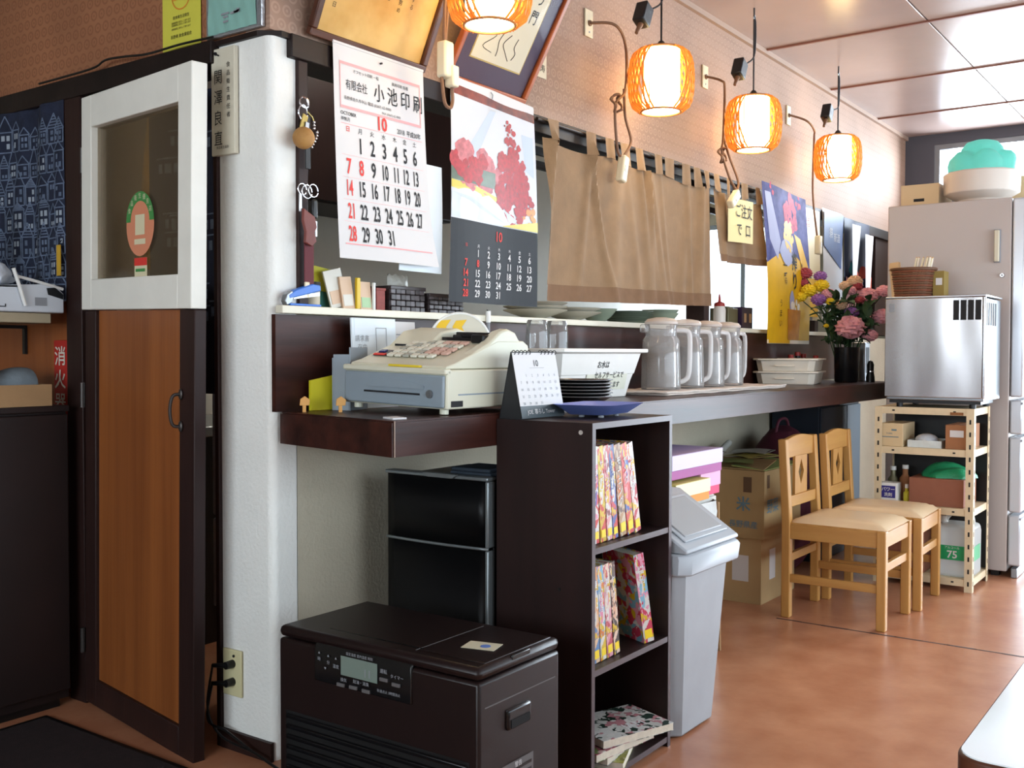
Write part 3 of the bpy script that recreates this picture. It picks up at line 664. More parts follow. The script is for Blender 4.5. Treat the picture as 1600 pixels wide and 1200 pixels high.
def frames():
    wood('frame_walnut', '#3a2018', '#55301f', .3, 10, (.2, 1, 1)); wood('frame_orange', '#8a4420', '#a8582c', .3, 10, (.2, 1, 1))
    mat('certificate', '#c79a50', .7, col2='#e2c07a', vscale=5); mat('mat_purple', '#4f4252', .8); mat('cream_paper', '#d8ccb0', .7); mat('gold', '#a98c4a', .4, .4)
    thin_glass('frame_glass', (1, 1, 1, 1), .08, .03)
    def frame(name, label, loc, lean, w, h, fw, fm, dep=.022):
        t = thing(name, label, 'frame', loc, (math.radians(lean), 0, 0))
        for a, b in (((0, -dep, 0), (w, 0, fw)), ((0, -dep, h-fw), (w, 0, h)), ((0, -dep, fw), (fw, 0, h-fw)), ((w-fw, -dep, fw), (w, 0, h-fw))): B('moulding', a, b, fm, t, .003)
        B('backing', (fw*.5, -.004, fw*.5), (w-fw*.5, .0, h-fw*.5), 'frame_walnut', t)
        B('glass', (fw, -.012, fw), (w-fw, -.010, h-fw), 'frame_glass', t)
        return t
    t = frame('certificate_frame', 'dark framed yellowed certificate tilted forward above the white calendar', (.118, -.012, 2.056), 24, .50, .36, .022, 'frame_walnut')
    B('certificate_sheet', (.022, -.0055, .022), (.478, -.0045, .338), 'certificate', t)
    m = MB(); fn = lambda u, v: (u, -.0065, v); cols = ['平成十年十月吉日', '長野県知事', '調理師会長', '右の者は多年', '飲食業に精励し', '衛生の向上に努め', 'よって表彰する', '感謝状']
    for i, c in enumerate(cols): vtext(m, c, .07+.05*i, .30-(.05 if i < 3 else 0), .017, fn, 1.3)
    m.build('lettering', 'ink', t)
    t = frame('calligraphy_frame', 'orange wood frame with purple mount and brushed poem, leaning out above the photo calendar', (.722, -.014, 2.064), 30, .455, .56, .02, 'frame_orange')
    B('mount', (.02, -.0055, .02), (.435, -.0045, .54), 'mat_purple', t); B('gold_line', (.082, -.0065, .092), (.373, -.0056, .478), 'gold', t); s = B('poem_sheet', (.087, -.0075, .097), (.368, -.0066, .473), 'cream_paper', t)
    m = MB(); fn = lambda u, v: (u, -.0085, v)
    vtext(m, '笑う門', .32, .40, .052, fn, 1.25, .8, .01); vtext(m, '福来る', .25, .38, .048, fn, 1.2, .8, .01); vtext(m, '山路', .18, .36, .05, fn, 1.2, .8); vtext(m, '小諸', .13, .3, .03, fn, 1.2)
    rr = random.Random(2)
    for k in range(4):
        u0 = .15+.05*k; m.tube([(u0+rr.uniform(-.03, .03), -.0085, .12+.03*i+rr.uniform(-.01, .01)) for i in range(4)], .0012, 4, smooth=4)
    m.build('lettering', 'ink', t)
    mat('card_green', '#3f7a3c', .6)
    t = thing('small_wall_card', 'small cream card with a green picture beside the calligraphy frame', 'card', (1.285, -.003, 2.19))
    B('card', (0, -.002, 0), (.075, 0, .16), 'cream_paper', t); B('green_print', (.006, -.0035, .07), (.055, -.002, .15), 'card_green', t)
    m = MB(); text(m, '福', .02, .025, .03, lambda u, v: (u, -.0035, v)); text(m, '寿', .05, .025, .03, lambda u, v: (u, -.0035, v)); m.build('lettering', 'ink', t)
frames()
# ------------------------------------------------------------------ noren
def noren():
    mat('noren_cloth', '#8c6f50', .9, var=.14, vscale=10, bump=.25, bscale=500, sheen=.2); mat('noren_hem', '#7a5c43', .9, var=.1, vscale=14)
    mat('rod', '#2a2220', .5)
    def curtain(label, x0, x1, ztop, zb0, zb1, tabs, seed, loc_y=-.045):
        t = thing('noren_curtain', label, 'curtain', (x0, loc_y, 0), group=None)
        w = x1-x0; rr = random.Random(seed); ph = [rr.random()*6 for _ in range(6)]
        creases = []
        for q in range(int(w*9)+2):
            creases.append((rr.uniform(0, w), rr.uniform(-.16, .16), rr.uniform(.010, .026), rr.uniform(.012, .032), rr.random() < .5))
        def fold(u, k):
            y = (.004+.010*k)*math.sin(u*6.3+ph[0])
            for u0, dr, A, sg, up in creases:
                kk = (1-.55*k) if up else (.25+.75*k)
                e = (u-u0-dr*k)/(sg*(1+.7*k)); y -= A*kk*math.exp(-e*e)
            return y
        def fn(a, b):
            u = a*w; zb = zb0+(zb1-zb0)*a; sag = .018*abs(math.sin(a*math.pi*3))*(1-b)
            z = ztop-sag+(zb-ztop)*b; return (u+.012*math.sin(u*11+b*2)*b, fold(u, b)-.015*b, z)
        MB().grid(lambda a, b: fn(a, b*.9), int(90*w), 26).build('cloth', 'noren_cloth', t, smooth=True)
        MB().grid(lambda a, b: (lambda p: (p[0], p[1]-.003, p[2]))(fn(a, .895+b*.105)), int(90*w), 5).build('hem', 'noren_hem', t, smooth=True)
        for (a, b) in tabs:
            a -= x0+.03; b -= x0+.03
            def tf(s, q):
                xx = a+(b-a)*s; k = min(1, max(0, xx/w)); p = fn(k, 0); th = q*2-1
                return (xx, p[1]*(1-q)-.012+.006*q+.003*math.sin(s*6), p[2]-.006+(2.035-p[2])*q)
            MB().grid(tf, 4, 6).build('tab', 'noren_cloth', t, smooth=True)
        m = MB(); m.cyl((-.02, .012, 2.02), (w+.02, .012, 2.02), .007); m.build('rod', 'rod', t)
        return t
    curtain('wide brown noren curtain with hanging tabs above the plate stacks', 1.275, 2.72, 1.955, 1.345, 1.378, [(1.33, 1.405), (1.605, 1.678), (1.754, 1.821), (1.874, 1.95), (2.006, 2.069), (2.18, 2.246), (2.277, 2.365), (2.449, 2.53), (2.57, 2.638), (2.68, 2.735)], 1)
    curtain('short brown noren curtain carrying a handwritten paper note', 2.765, 3.36, 1.957, 1.60, 1.615, [(2.79, 2.85), (2.946, 2.98), (3.128, 3.21), (3.31, 3.37)], 2)
    mat('note_yellow', '#e6d79e', .75)
    t = thing('order_note', 'cream handwritten order note pinned on the short noren', 'note', (2.83, -.098, 1.70))
    MB().grid(lambda a, b: (.31*a, -.006*math.sin(a*3), .215*b+.012*a), 6, 4).build('sheet', 'note_yellow', t, smooth=True)
    m = MB(); fn = lambda u, v: (u, -.009, v); text(m, 'ご注文', .18, .135, .075, fn, 'C', .95, .008); text(m, 'で', .12, .045, .07, fn, 'C', 1, .008); text(m, '口', .23, .045, .07, fn, 'C', 1, .008); m.build('lettering', 'ink', t)
noren()
# ------------------------------------------------------------------ posters at the far end of the hatch
def posters():
    mat('beer_yellow', '#d8a818', .5, var=.12, vscale=5, spec=.3); mat('poster_violet', '#33376c', .65, col2='#6266a0', vscale=9, spec=.2); mat('poster_pink', '#b8385e', .65, var=.3, vscale=40)
    mat('amber', '#c07a14', .25, var=.2, vscale=12); mat('foam', '#e6dcc8', .6); mat('poster_lilac', '#9a9ec0', .6)
    t = thing('beer_poster', 'tall glossy yellow beer poster with violet top, hanging beside the short noren', 'poster', (3.28, -.095, 1.205))
    w, h = .665, .845
    def base(u, v, d): return (u+.07*(1-v/h)-.02*(1-v/h)*(u/w), -.012*math.sin(v*5)-.008*math.sin(u*9)-d, v-.02*(u/w-.5)*(v/h))
    m = MB(); m.grid(lambda a, b: base(a*w, b*h, 0), 10, 14); m.build('sheet', 'beer_yellow', t, smooth=True)
    P = lambda d: (lambda u, v: base(u, v, d))
    m = MB(); m.grid(lambda a, b: base(a*w, .50*h+.5*h*b+(.1*h*math.sin(a*3.1)*(1-b)), .0012), 10, 8); m.build('violet_top', 'poster_violet', t)
    m = MB(); cloudlet(m, .40, .72, .10, P(.002), 18, 3); cloudlet(m, .1, .82, .04, P(.002), 6, 4); cloudlet(m, .55, .79, .05, P(.002), 6, 8); m.build('pink_flower_print', 'poster_pink', t)
    m = MB(); cloudlet(m, .33, .60, .10, P(.0022), 16, 13, sy=.6); shape(m, [(.45, .62), (.55, .60), (.64, .45), (.62, .33), (.56, .42)], P(.0024)); m.build('yellow_swirl', 'beer_yellow', t)
    m = MB(); shape(m, [(.03, .80), (.10, .80), (.2, .55), (.14, .45), (.05, .55)], P(.0019)); blob(m, .30, .50, .13, P(.0024), 16, .2, 5, 1, .6); blob(m, .36, .22, .05, P(.0024), 12, .2, 9, 1, 1.6); m.build('white_print', 'poster_lilac', t)
    m = MB(); shape(m, [(.30, .02), (.50, .02), (.52, .19), (.28, .19)], P(.0022)); m.build('beer_glass_print', 'amber', t)
    m = MB(); cloudlet(m, .40, .21, .055, P(.0026), 10, 21, sx=1.7, sy=.5); rect(m, .0, -.002, .665, .018, P(.0015)); m.build('foam_print', 'foam', t)
    m = MB(); vtext(m, '搾り', .42, .42, .11, P(.003), 1.0, .9, .02); vtext(m, '一番', .25, .40, .07, P(.003), 1.0, .9, .01); vtext(m, 'うまい', .17, .2, .045, P(.003), 1.2); vtext(m, '秋の限定', .55, .44, .025, P(.003), 1.1); m.build('lettering', 'ink', t)
    mat('cream_poster', '#d9cfa8', .4, var=.04); mat('bottle_print', '#3d3a3c', .4)
    t = thing('cream_poster', 'cream poster with a dark bottle silhouette behind the yellow beer poster', 'poster', (3.98, -.026, 1.35))
    MB().grid(lambda a, b: (.38*a, -.004*math.sin(b*4), .67*b), 4, 6).build('sheet', 'cream_poster', t)
    fn = lambda u, v: (u, -.008, v)
    m = MB(); shape(m, [(.03, .0), (.24, .0), (.24, .22), (.17, .33), (.14, .44), (.09, .44), (.07, .33), (.03, .2)], fn); m.build('bottle_print', 'bottle_print', t)
    m = MB(); rect(m, .15, .02, .33, .25, lambda u, v: (u, -.0095, v)); m.build('yellow_label_print', 'beer_yellow', t); m = MB(); text(m, '清酒', .12, .56, .06, fn); m.build('lettering', 'ink_red', t)
    mat('banner_blue', '#27487e', .4, var=.15, vscale=8); mat('banner_navy', '#28304e', .4, var=.2, vscale=8); mat('banner_red', '#b8452e', .4, var=.2, vscale=10); mat('banner_teal', '#23707c', .4, var=.2, vscale=14); mat('banner_maroon', '#6a2f2a', .4, var=.2)
    t = thing('blue_white_poster', 'glossy white poster with blue corner and pale characters at the end of the hatch', 'poster', (4.40, -.03, 1.36))
    MB().grid(lambda a, b: (.37*a, -.006*math.sin(b*4), .69*b-.0*a), 4, 6).build('sheet', 'mist', t)
    m = MB(); fn = lambda u, v: (u, -.0085, v); shape(m, [(.0, .68), (.37, .68), (.33, .33), (.0, .46)], fn); m.build('blue_corner', 'banner_blue', t); m = MB(); text(m, '祭', .13, .52, .07, lambda u, v: (u, -.0095, v)); text(m, '新酒', .24, .5, .06, lambda u, v: (u, -.0095, v)); m.build('lettering', 'mist', t)
    t = thing('festival_banner', 'navy and red banner with a teal carp and white streamers hanging nearest the refrigerator', 'banner', (4.80, -.034, 1.33))
    MB().grid(lambda a, b: (.52*a, -.012*math.sin(a*9), .70*b), 10, 6).build('sheet', 'banner_navy', t, smooth=True)
    fn = lambda u, v: (u, -.016-.012*math.sin(u/.52*9), v)
    m = MB(); shape(m, [(.0, 0), (.52, 0), (.52, .2), (.3, .3), (.0, .32)], fn); m.build('maroon_field', 'banner_maroon', t)
    m = MB(); cloudlet(m, .25, .33, .13, lambda u, v: (u, -.018-.012*math.sin(u/.52*9), v), 18, 6, sy=.6); shape(m, [(.38, .1), (.52, .1), (.52, .34), (.42, .38)], lambda u, v: (u, -.0185-.012*math.sin(u/.52*9), v)); m.build('red_print', 'banner_red', t)
    m = MB(); cloudlet(m, .12, .36, .075, lambda u, v: (u, -.02-.012*math.sin(u/.52*9), v), 12, 8); m.build('teal_carp_print', 'banner_teal', t)
    for k, (a, b) in enumerate((((.02, .66), (.2, .24)), ((.30, .62), (.46, .16)))):
        m = MB(); m.grid(lambda s, q: (a[0]+(.17-.13*q)*s+.03*q, -.045-.004*s, a[1]+(b[0]-a[1]+.02)*q if k == 0 else a[1]+(.05-a[1])*q), 3, 8); m.build('white_streamer', 'paper', t)
    m = MB(); vtext(m, '冷酒', .37, .48, .07, lambda u, v: (u, -.04, v), 1.1); m.build('lettering', 'mist', t)
posters()
# ------------------------------------------------------------------ lanterns
def lanterns():
    def emi(name, col, s):
        m = bpy.data.materials.new(name); m.use_nodes = True; nt = m.node_tree; nt.nodes.clear(); o = nn(nt, 'ShaderNodeOutputMaterial'); e = nn(nt, 'ShaderNodeEmission')
        e.inputs[0].default_value = lin(col); e.inputs[1].default_value = s; nt.links.new(e.outputs[0], o.inputs[0]); MATS[name] = m
    emi('lit_paper', '#ffdc9a', LAMP_PAPER); emi('lit_diffuser', '#ffe9c0', LAMP_DISC)
    m = mat('bamboo', '#dca24e', .5, var=.15, vscale=30); nt = m.node_tree; b = nt.nodes['Principled BSDF']; tl = nn(nt, 'ShaderNodeBsdfTranslucent'); tl.inputs[0].default_value = lin('#e8b060'); mx = nn(nt, 'ShaderNodeMixShader'); mx.inputs[0].default_value = .45; nt.links.new(b.outputs[0], mx.inputs[1]); nt.links.new(tl.outputs[0], mx.inputs[2]); nt.links.new(mx.outputs[0], nt.nodes['Material Output'].inputs[0]); mat('bamboo_ring', '#b5763a', .45)
    wood('cord_brown', '#6a4a34', '#7a5840', .6); mat('tap_cream', '#d8ccae', .4); mat('adapter_black', '#16161a', .35)
    Rg, Hh, rs = .132, .125, .082
    rad = lambda z: rs+.006+(Rg-rs-.006)*math.sqrt(max(0, 1-(abs(z)/Hh)**2.6))
    def proto():
        t = thing('pendant_lantern', 'x', 'lantern')
        MB().cyl((0, 0, -Hh+.004), (0, 0, Hh-.004), rs-.006, n=32, cap=False).build('paper_shade', 'lit_paper', t, smooth=True)
        MB().cyl((0, 0, -Hh+.003), (0, 0, -Hh+.006), rs-.008, n=32).build('diffuser', 'lit_diffuser', t)
        for z in (-Hh, Hh): MB().tube([((rs-.002)*math.cos(k*math.pi/16), (rs-.002)*math.sin(k*math.pi/16), z) for k in range(32)], .0045, 8, True).build('bamboo_ring', 'bamboo_ring', t, smooth=True)
        wv = MB(); N = 40
        for s in (-1, 1):
            for i in range(N):
                am = 2*math.pi*i/N+s*.275
                if abs(math.cos(am)) < .66: continue
                pts = []
                for j in range(13):
                    z = -Hh+2*Hh*j/12; a = 2*math.pi*i/N+s*.55*j/12; r = rad(z)+.0008*s*(1 if (i+j) % 2 else -1); pts.append((r*math.cos(a), r*math.sin(a), z))
                wv.tube(pts, .0042, 4)
        for a in (.86, math.pi-.86, -.86, math.pi+.86): wv.tube([(rad(-Hh+2*Hh*j/12)*math.cos(a), rad(-Hh+2*Hh*j/12)*math.sin(a), -Hh+2*Hh*j/12) for j in range(13)], .004, 5)
        w = wv.build('bamboo_weave', 'bamboo', t); w['kind'] = 'stuff'
        for k in range(2):
            a = k*math.pi+.8
            MB().cyl(((rs-.004)*math.cos(a), (rs-.004)*math.sin(a), -Hh), ((rs-.004)*math.cos(a), (rs-.004)*math.sin(a), Hh), .002, n=6).build('shade_rib', 'bamboo_ring', t)
        MB().lathe([(.0, Hh), (.02, Hh), (.02, Hh+.02), (.01, Hh+.035), (0, Hh+.035)]).build('cap', 'adapter_black', t, smooth=True)
        m = MB(); m.cyl((-rs, 0, Hh), (rs, 0, Hh), .003, n=6); m.build('cross_bar', 'grey_metal', t)
        return t
    p = proto()
    spec = [((.473, -.40, 2.213), .93, 'lit bamboo lantern nearest the camera, hanging before the picture frames', 2.79),
            ((1.863, -.23, 2.258), 1, 'lit bamboo lantern over the wide noren, second from the camera', 2.79),
            ((2.818, -.23, 2.254), 1, 'lit bamboo lantern over the short noren and order note', 2.79),
            ((4.06, -.23, 2.279), 1, 'lit bamboo lantern farthest away, above the blue white poster', 2.79)]
    for i, (loc, s, lab, zc) in enumerate(spec):
        t = p if i == 0 else copy_tree(p)
        t.location = loc; t.scale = (s, s, s); ANG = LROT[i]; t.rotation_euler.z = ANG; t['label'] = lab; t['group'] = 'bamboo lanterns over the counter'
        k = MB(); H = (zc-loc[2])/s
        cr, sr = math.cos(-ANG), math.sin(-ANG)
        rotp = lambda x, y, z: (x*cr-y*sr, x*sr+y*cr, z)
        k.tube([rotp(0, 0, .15), rotp(.0, 0, H-.02)], .004, 6)
        if i: k.tube([rotp(.0, 0, H-.02), rotp(.018, 0, H-.05), rotp(.018, .0, H-.14), rotp(-.005, 0, H-.22), rotp(-.07, .02, .27)], .004, 6, smooth=5)
        k.build('pendant_cord', 'adapter_black', t, smooth=True)
        h = MB(); h.tube([rotp(0, 0, H+.005), rotp(0, 0, H-.012), rotp(.012, 0, H-.022), rotp(0, 0, H-.034), rotp(-.01, 0, H-.026)], .003, 6, smooth=4); h.build('ceiling_hook', 'grey_metal', t, smooth=True)
        if i:
            M = Matrix.Rotation(-ANG, 4, 'Z') @ Matrix.Translation((-.10, .03, .245)) @ Matrix.Rotation(.45, 4, 'Y')
            MB().box((-.032, -.026, -.045), (.032, .026, .045), M).build('adapter', 'adapter_black', t, bevel=.006); MB().cyl(M @ Vector((0, 0, -.044)), M @ Vector((-.012, 0, -.10)), .012, .007, n=10).build('plug', 'cord_brown', t, smooth=True)
    # wall plates, brown flex and inline taps
    def plate(x, z, lab):
        t = thing('cord_plate', lab, 'wall plate', (x, -.001, z)); B('cover', (-.03, -.008, -.055), (.03, 0, .055), 'tap_cream', t, .003)
        m = MB(); m.cyl((0, -.008, .0), (.0, -.014, .0), .012); m.build('grommet', 'cord_brown', t); m = MB(); m.cyl((0, -.008, -.035), (0, -.0095, -.035), .004); m.build('screw', 'grey_metal', t)
    for x, z, lab in ((1.665, 2.48, 'cream wall plate with flex left of the second lantern'), (2.755, 2.50, 'cream wall plate with flex left of the third lantern'), (3.87, 2.52, 'cream wall plate with flex left of the farthest lantern')): plate(x, z, lab)
    def flex(lab, pts, tap, ang, knot=None, loopback=None):
        t = thing('brown_flex', lab, 'cord', pts[0]); o = Vector(pts[0]); q = [tuple(Vector(a)-o) for a in pts]
        m = MB(); m.tube(q, .006, 7, smooth=6); m.build('flex', 'cord_brown', t, smooth=True)
        if loopback: m = MB(); m.tube([tuple(Vector(a)-o) for a in loopback], .006, 7, smooth=6); m.build('flex_loop', 'cord_brown', t, smooth=True)
        if knot:
            kx = Vector(knot)-o; m = MB(); m.tube([(kx.x+.035*math.cos(a*.7)*(1 if a % 2 else .7), kx.y+.012*math.sin(a*2.1), kx.z+.035*math.sin(a*.7)) for a in range(18)], .005, 7, smooth=3); m.build('knot', 'cord_brown', t, smooth=True)
        c = Vector(tap)-o; M = Matrix.Translation(c) @ Matrix.Rotation(ang, 4, 'Y')
        b = MB().box((-.022, -.017, -.055), (.022, .017, .055), M).build('inline_tap', 'tap_cream', t, bevel=.007)
        MB().box((-.008, -.0195, -.012), (.008, -.0165, .014), M).build('rocker', 'white_plastic', t)
    flex('brown flex from wall plate to tap hanging before the wide noren', [(1.665, -.016, 2.48), (1.73, -.09, 2.475), (1.80, -.1, 2.406), (1.80, -.1, 2.229), (1.72, -.1, 2.15), (1.735, -.1, 1.985), (1.765, -.1, 1.95)], (1.77, -.105, 1.90), .25, (1.73, -.1, 2.16), [(1.79, -.1, 2.23), (1.80, -.1, 2.12), (1.85, -.1, 2.03), (1.80, -.1, 1.965), (1.775, -.1, 1.95)])
    flex('brown flex from wall plate to tap resting on the order note', [(2.755, -.016, 2.50), (2.76, -.09, 2.47), (2.775, -.1, 2.43), (2.762, -.1, 2.195), (2.75, -.1, 2.12), (2.80, -.12, 2.0), (2.86, -.13, 1.95)], (2.80, -.14, 1.90), .9, (2.755, -.1, 2.11), [(2.76, -.1, 2.2), (2.83, -.1, 2.12), (2.90, -.12, 2.0), (2.85, -.13, 1.94)])
    flex('brown flex from wall plate down to tap before the blue white poster', [(3.87, -.016, 2.52), (3.93, -.09, 2.49), (4.03, -.1, 2.452), (4.06, -.09, 2.40), (4.075, -.08, 2.1), (4.10, -.1, 1.84)], (4.11, -.105, 1.79), .03)
    t = thing('extension_tap', 'cream extension socket hanging on brown flex between certificate and calligraphy frame', 'extension lead', (.508, -.205, 1.992))
    m = MB()
    for d in (-.007, .007): m.tube([(d+.03, .02, .80), (d*.4+.012, .0, .45), (d-.004, -.01, .25), (d*.5, 0, .12), (0, 0, .09)], .0055, 7, smooth=6)
    m.build('flex', 'cord_brown', t, smooth=True)
    B('socket_body', (-.022, -.02, -.01), (.022, .018, .10), 'tap_cream', t, .008); B('plug', (.006, -.028, -.035), (.036, .008, .03), 'tap_cream', t, .006)
    m = MB(); m.tube([(.021, -.01, -.035), (.024, -.01, -.075), (.012, -.01, -.098), (-.012, -.008, -.085), (-.016, 0, -.01)], .0055, 7, smooth=6); m.build('flex_loop', 'cord_brown', t, smooth=True)
LAMP_PAPER, LAMP_DISC = 15.0, 20.0
LROT = [-.80, -.95, -1.0, -1.02]
lanterns()
# ------------------------------------------------------------------ keys on the post
def keys():
    wood('cork', '#9a6e3c', '#b08448', .7, 30, (1, 1, 1)); mat('leather', '#6e342c', .55, var=.15); mat('strap_red', '#5a1822', .7); mat('brass', '#a89456', .35, .8)
    t = thing('key_bunch', 'key bunch with a round cork fob hanging on the dark post', 'keys', (.098, -.016, 1.80))
    m = MB(); m.tube([(.0, -.004, .07), (.012, -.012, .065), (.014, -.014, .045), (0, -.012, .04), (-.012, -.01, .05)], .003, 6, True, 4); m.build('ring', 'chrome', t, smooth=True)
    m = MB(); m.tube([(.016*math.cos(a*.5)-.004, -.012, .025+.022*math.sin(a*.5)) for a in range(13)], .0022, 6); m.build('split_ring', 'chrome', t, smooth=True)
    MB().sphere((-.022, -.034, -.052), .031, 18, 12).build('cork_ball', 'cork', t, smooth=True)
    B('brass_key', (-.012, -.016, -.03), (.008, -.012, .02), 'brass', t, .001, Matrix.Rotation(.3, 4, 'Y')); B('steel_key', (.0, -.02, -.055), (.014, -.017, .0), 'steel', t, .001, Matrix.Rotation(.15, 4, 'Y'))
    B('black_strap', (.006, -.013, -.13), (.024, -.009, .02), 'black', t, .001)
    m = MB()
    for k in range(9): m.sphere((.036+.012*math.sin(k*.5)*(1 if k > 2 else 0), -.014, .005-.009*k), .0045, 8, 5)
    m.build('bead_chain', 'chrome', t, smooth=True)
    m = MB(); m.tube([(.01, -.014, .03), (.03, -.014, .018), (.037, -.014, .004)], .002, 6); m.build('coloured_cord', 'brass', t)
    t = thing('key_bunch', 'key bunch with brown leather fobs and dark red strap hanging below the cork fob keys', 'keys', (.102, -.016, 1.575))
    for k, (x, z, r) in enumerate(((-.012, .035, .016), (.004, .03, .019), (.026, .035, .018))): MB().tube([(x+r*math.cos(a*.5), -.012-.002*k, z+r*math.sin(a*.5)) for a in range(13)], .002, 6).build('split_ring', 'chrome', t, smooth=True)
    MB().prism([(-.02, -.02), (.0, -.03), (.022, -.04), (.03, -.07), (.02, -.085), (.028, -.11), (.01, -.125), (-.015, -.115), (-.012, -.085), (-.022, -.055)], -.028, -.018, 1).build('leather_fob', 'leather', t, bevel=.002)
    B('black_fob', (.016, -.026, -.045), (.036, -.016, .01), 'black', t, .005); B('steel_key', (.03, -.02, -.095), (.038, -.017, -.05), 'steel', t, .001); B('steel_key', (-.03, -.02, -.03), (-.02, -.017, .02), 'steel', t, .001)
    B('red_strap', (-.006, -.014, -.24), (.03, -.011, -.09), 'strap_red', t, .001); B('strap_end', (-.006, -.016, -.27), (.012, -.010, -.225), 'tap_cream', t, .002)
keys()
# ------------------------------------------------------------------ counter and the shelf under the hatch
CT = .985
def counter():
    t = thing('service_counter', 'long dark wood service counter along the hatch wall', 'counter', (0, 0, 0))
    pts = [(.021, -.017), (-.09, -.535), (4.32, -.535), (4.32, -.017)]
    MB().prism(pts, CT-.004, CT).build('top', 'rosewood', t)
    MB().prism([(.021, -.017), (-.087, -.532), (4.317, -.532), (4.317, -.017)], .90, CT-.0045).build('core', 'laminate_dark', t)
    B('front_fascia', (-.089, -.537, .897), (4.32, -.5325, CT-.0045), 'rosewood', t)
    d = Vector((-.111, -.518, 0)); L = d.length; a = math.atan2(d.y, d.x)
    M = Matrix.Translation((.021, -.017, 0)) @ Matrix.Rotation(a, 4, 'Z')
    B('end_fascia', (0, -.006, .897), (L, -.001, CT-.0045), 'rosewood', t, M=M)
    mat('edge_strip', '#8f7a6c', .5); B('corner_strip', (-.0915, -.5385, .897), (-.0885, -.5365, CT), 'edge_strip', t)
    s = thing('serving_shelf', 'cream painted serving shelf under the hatch opening', 'shelf')
    MB().prism([(.0, -.045), (4.95, -.045), (4.95, .30), (.13, .30), (.13, -.0165), (.0, -.0165)], 1.2585, 1.2805).build('board', 'cream_paint', s, bevel=.002)
counter()
SH = 1.2806
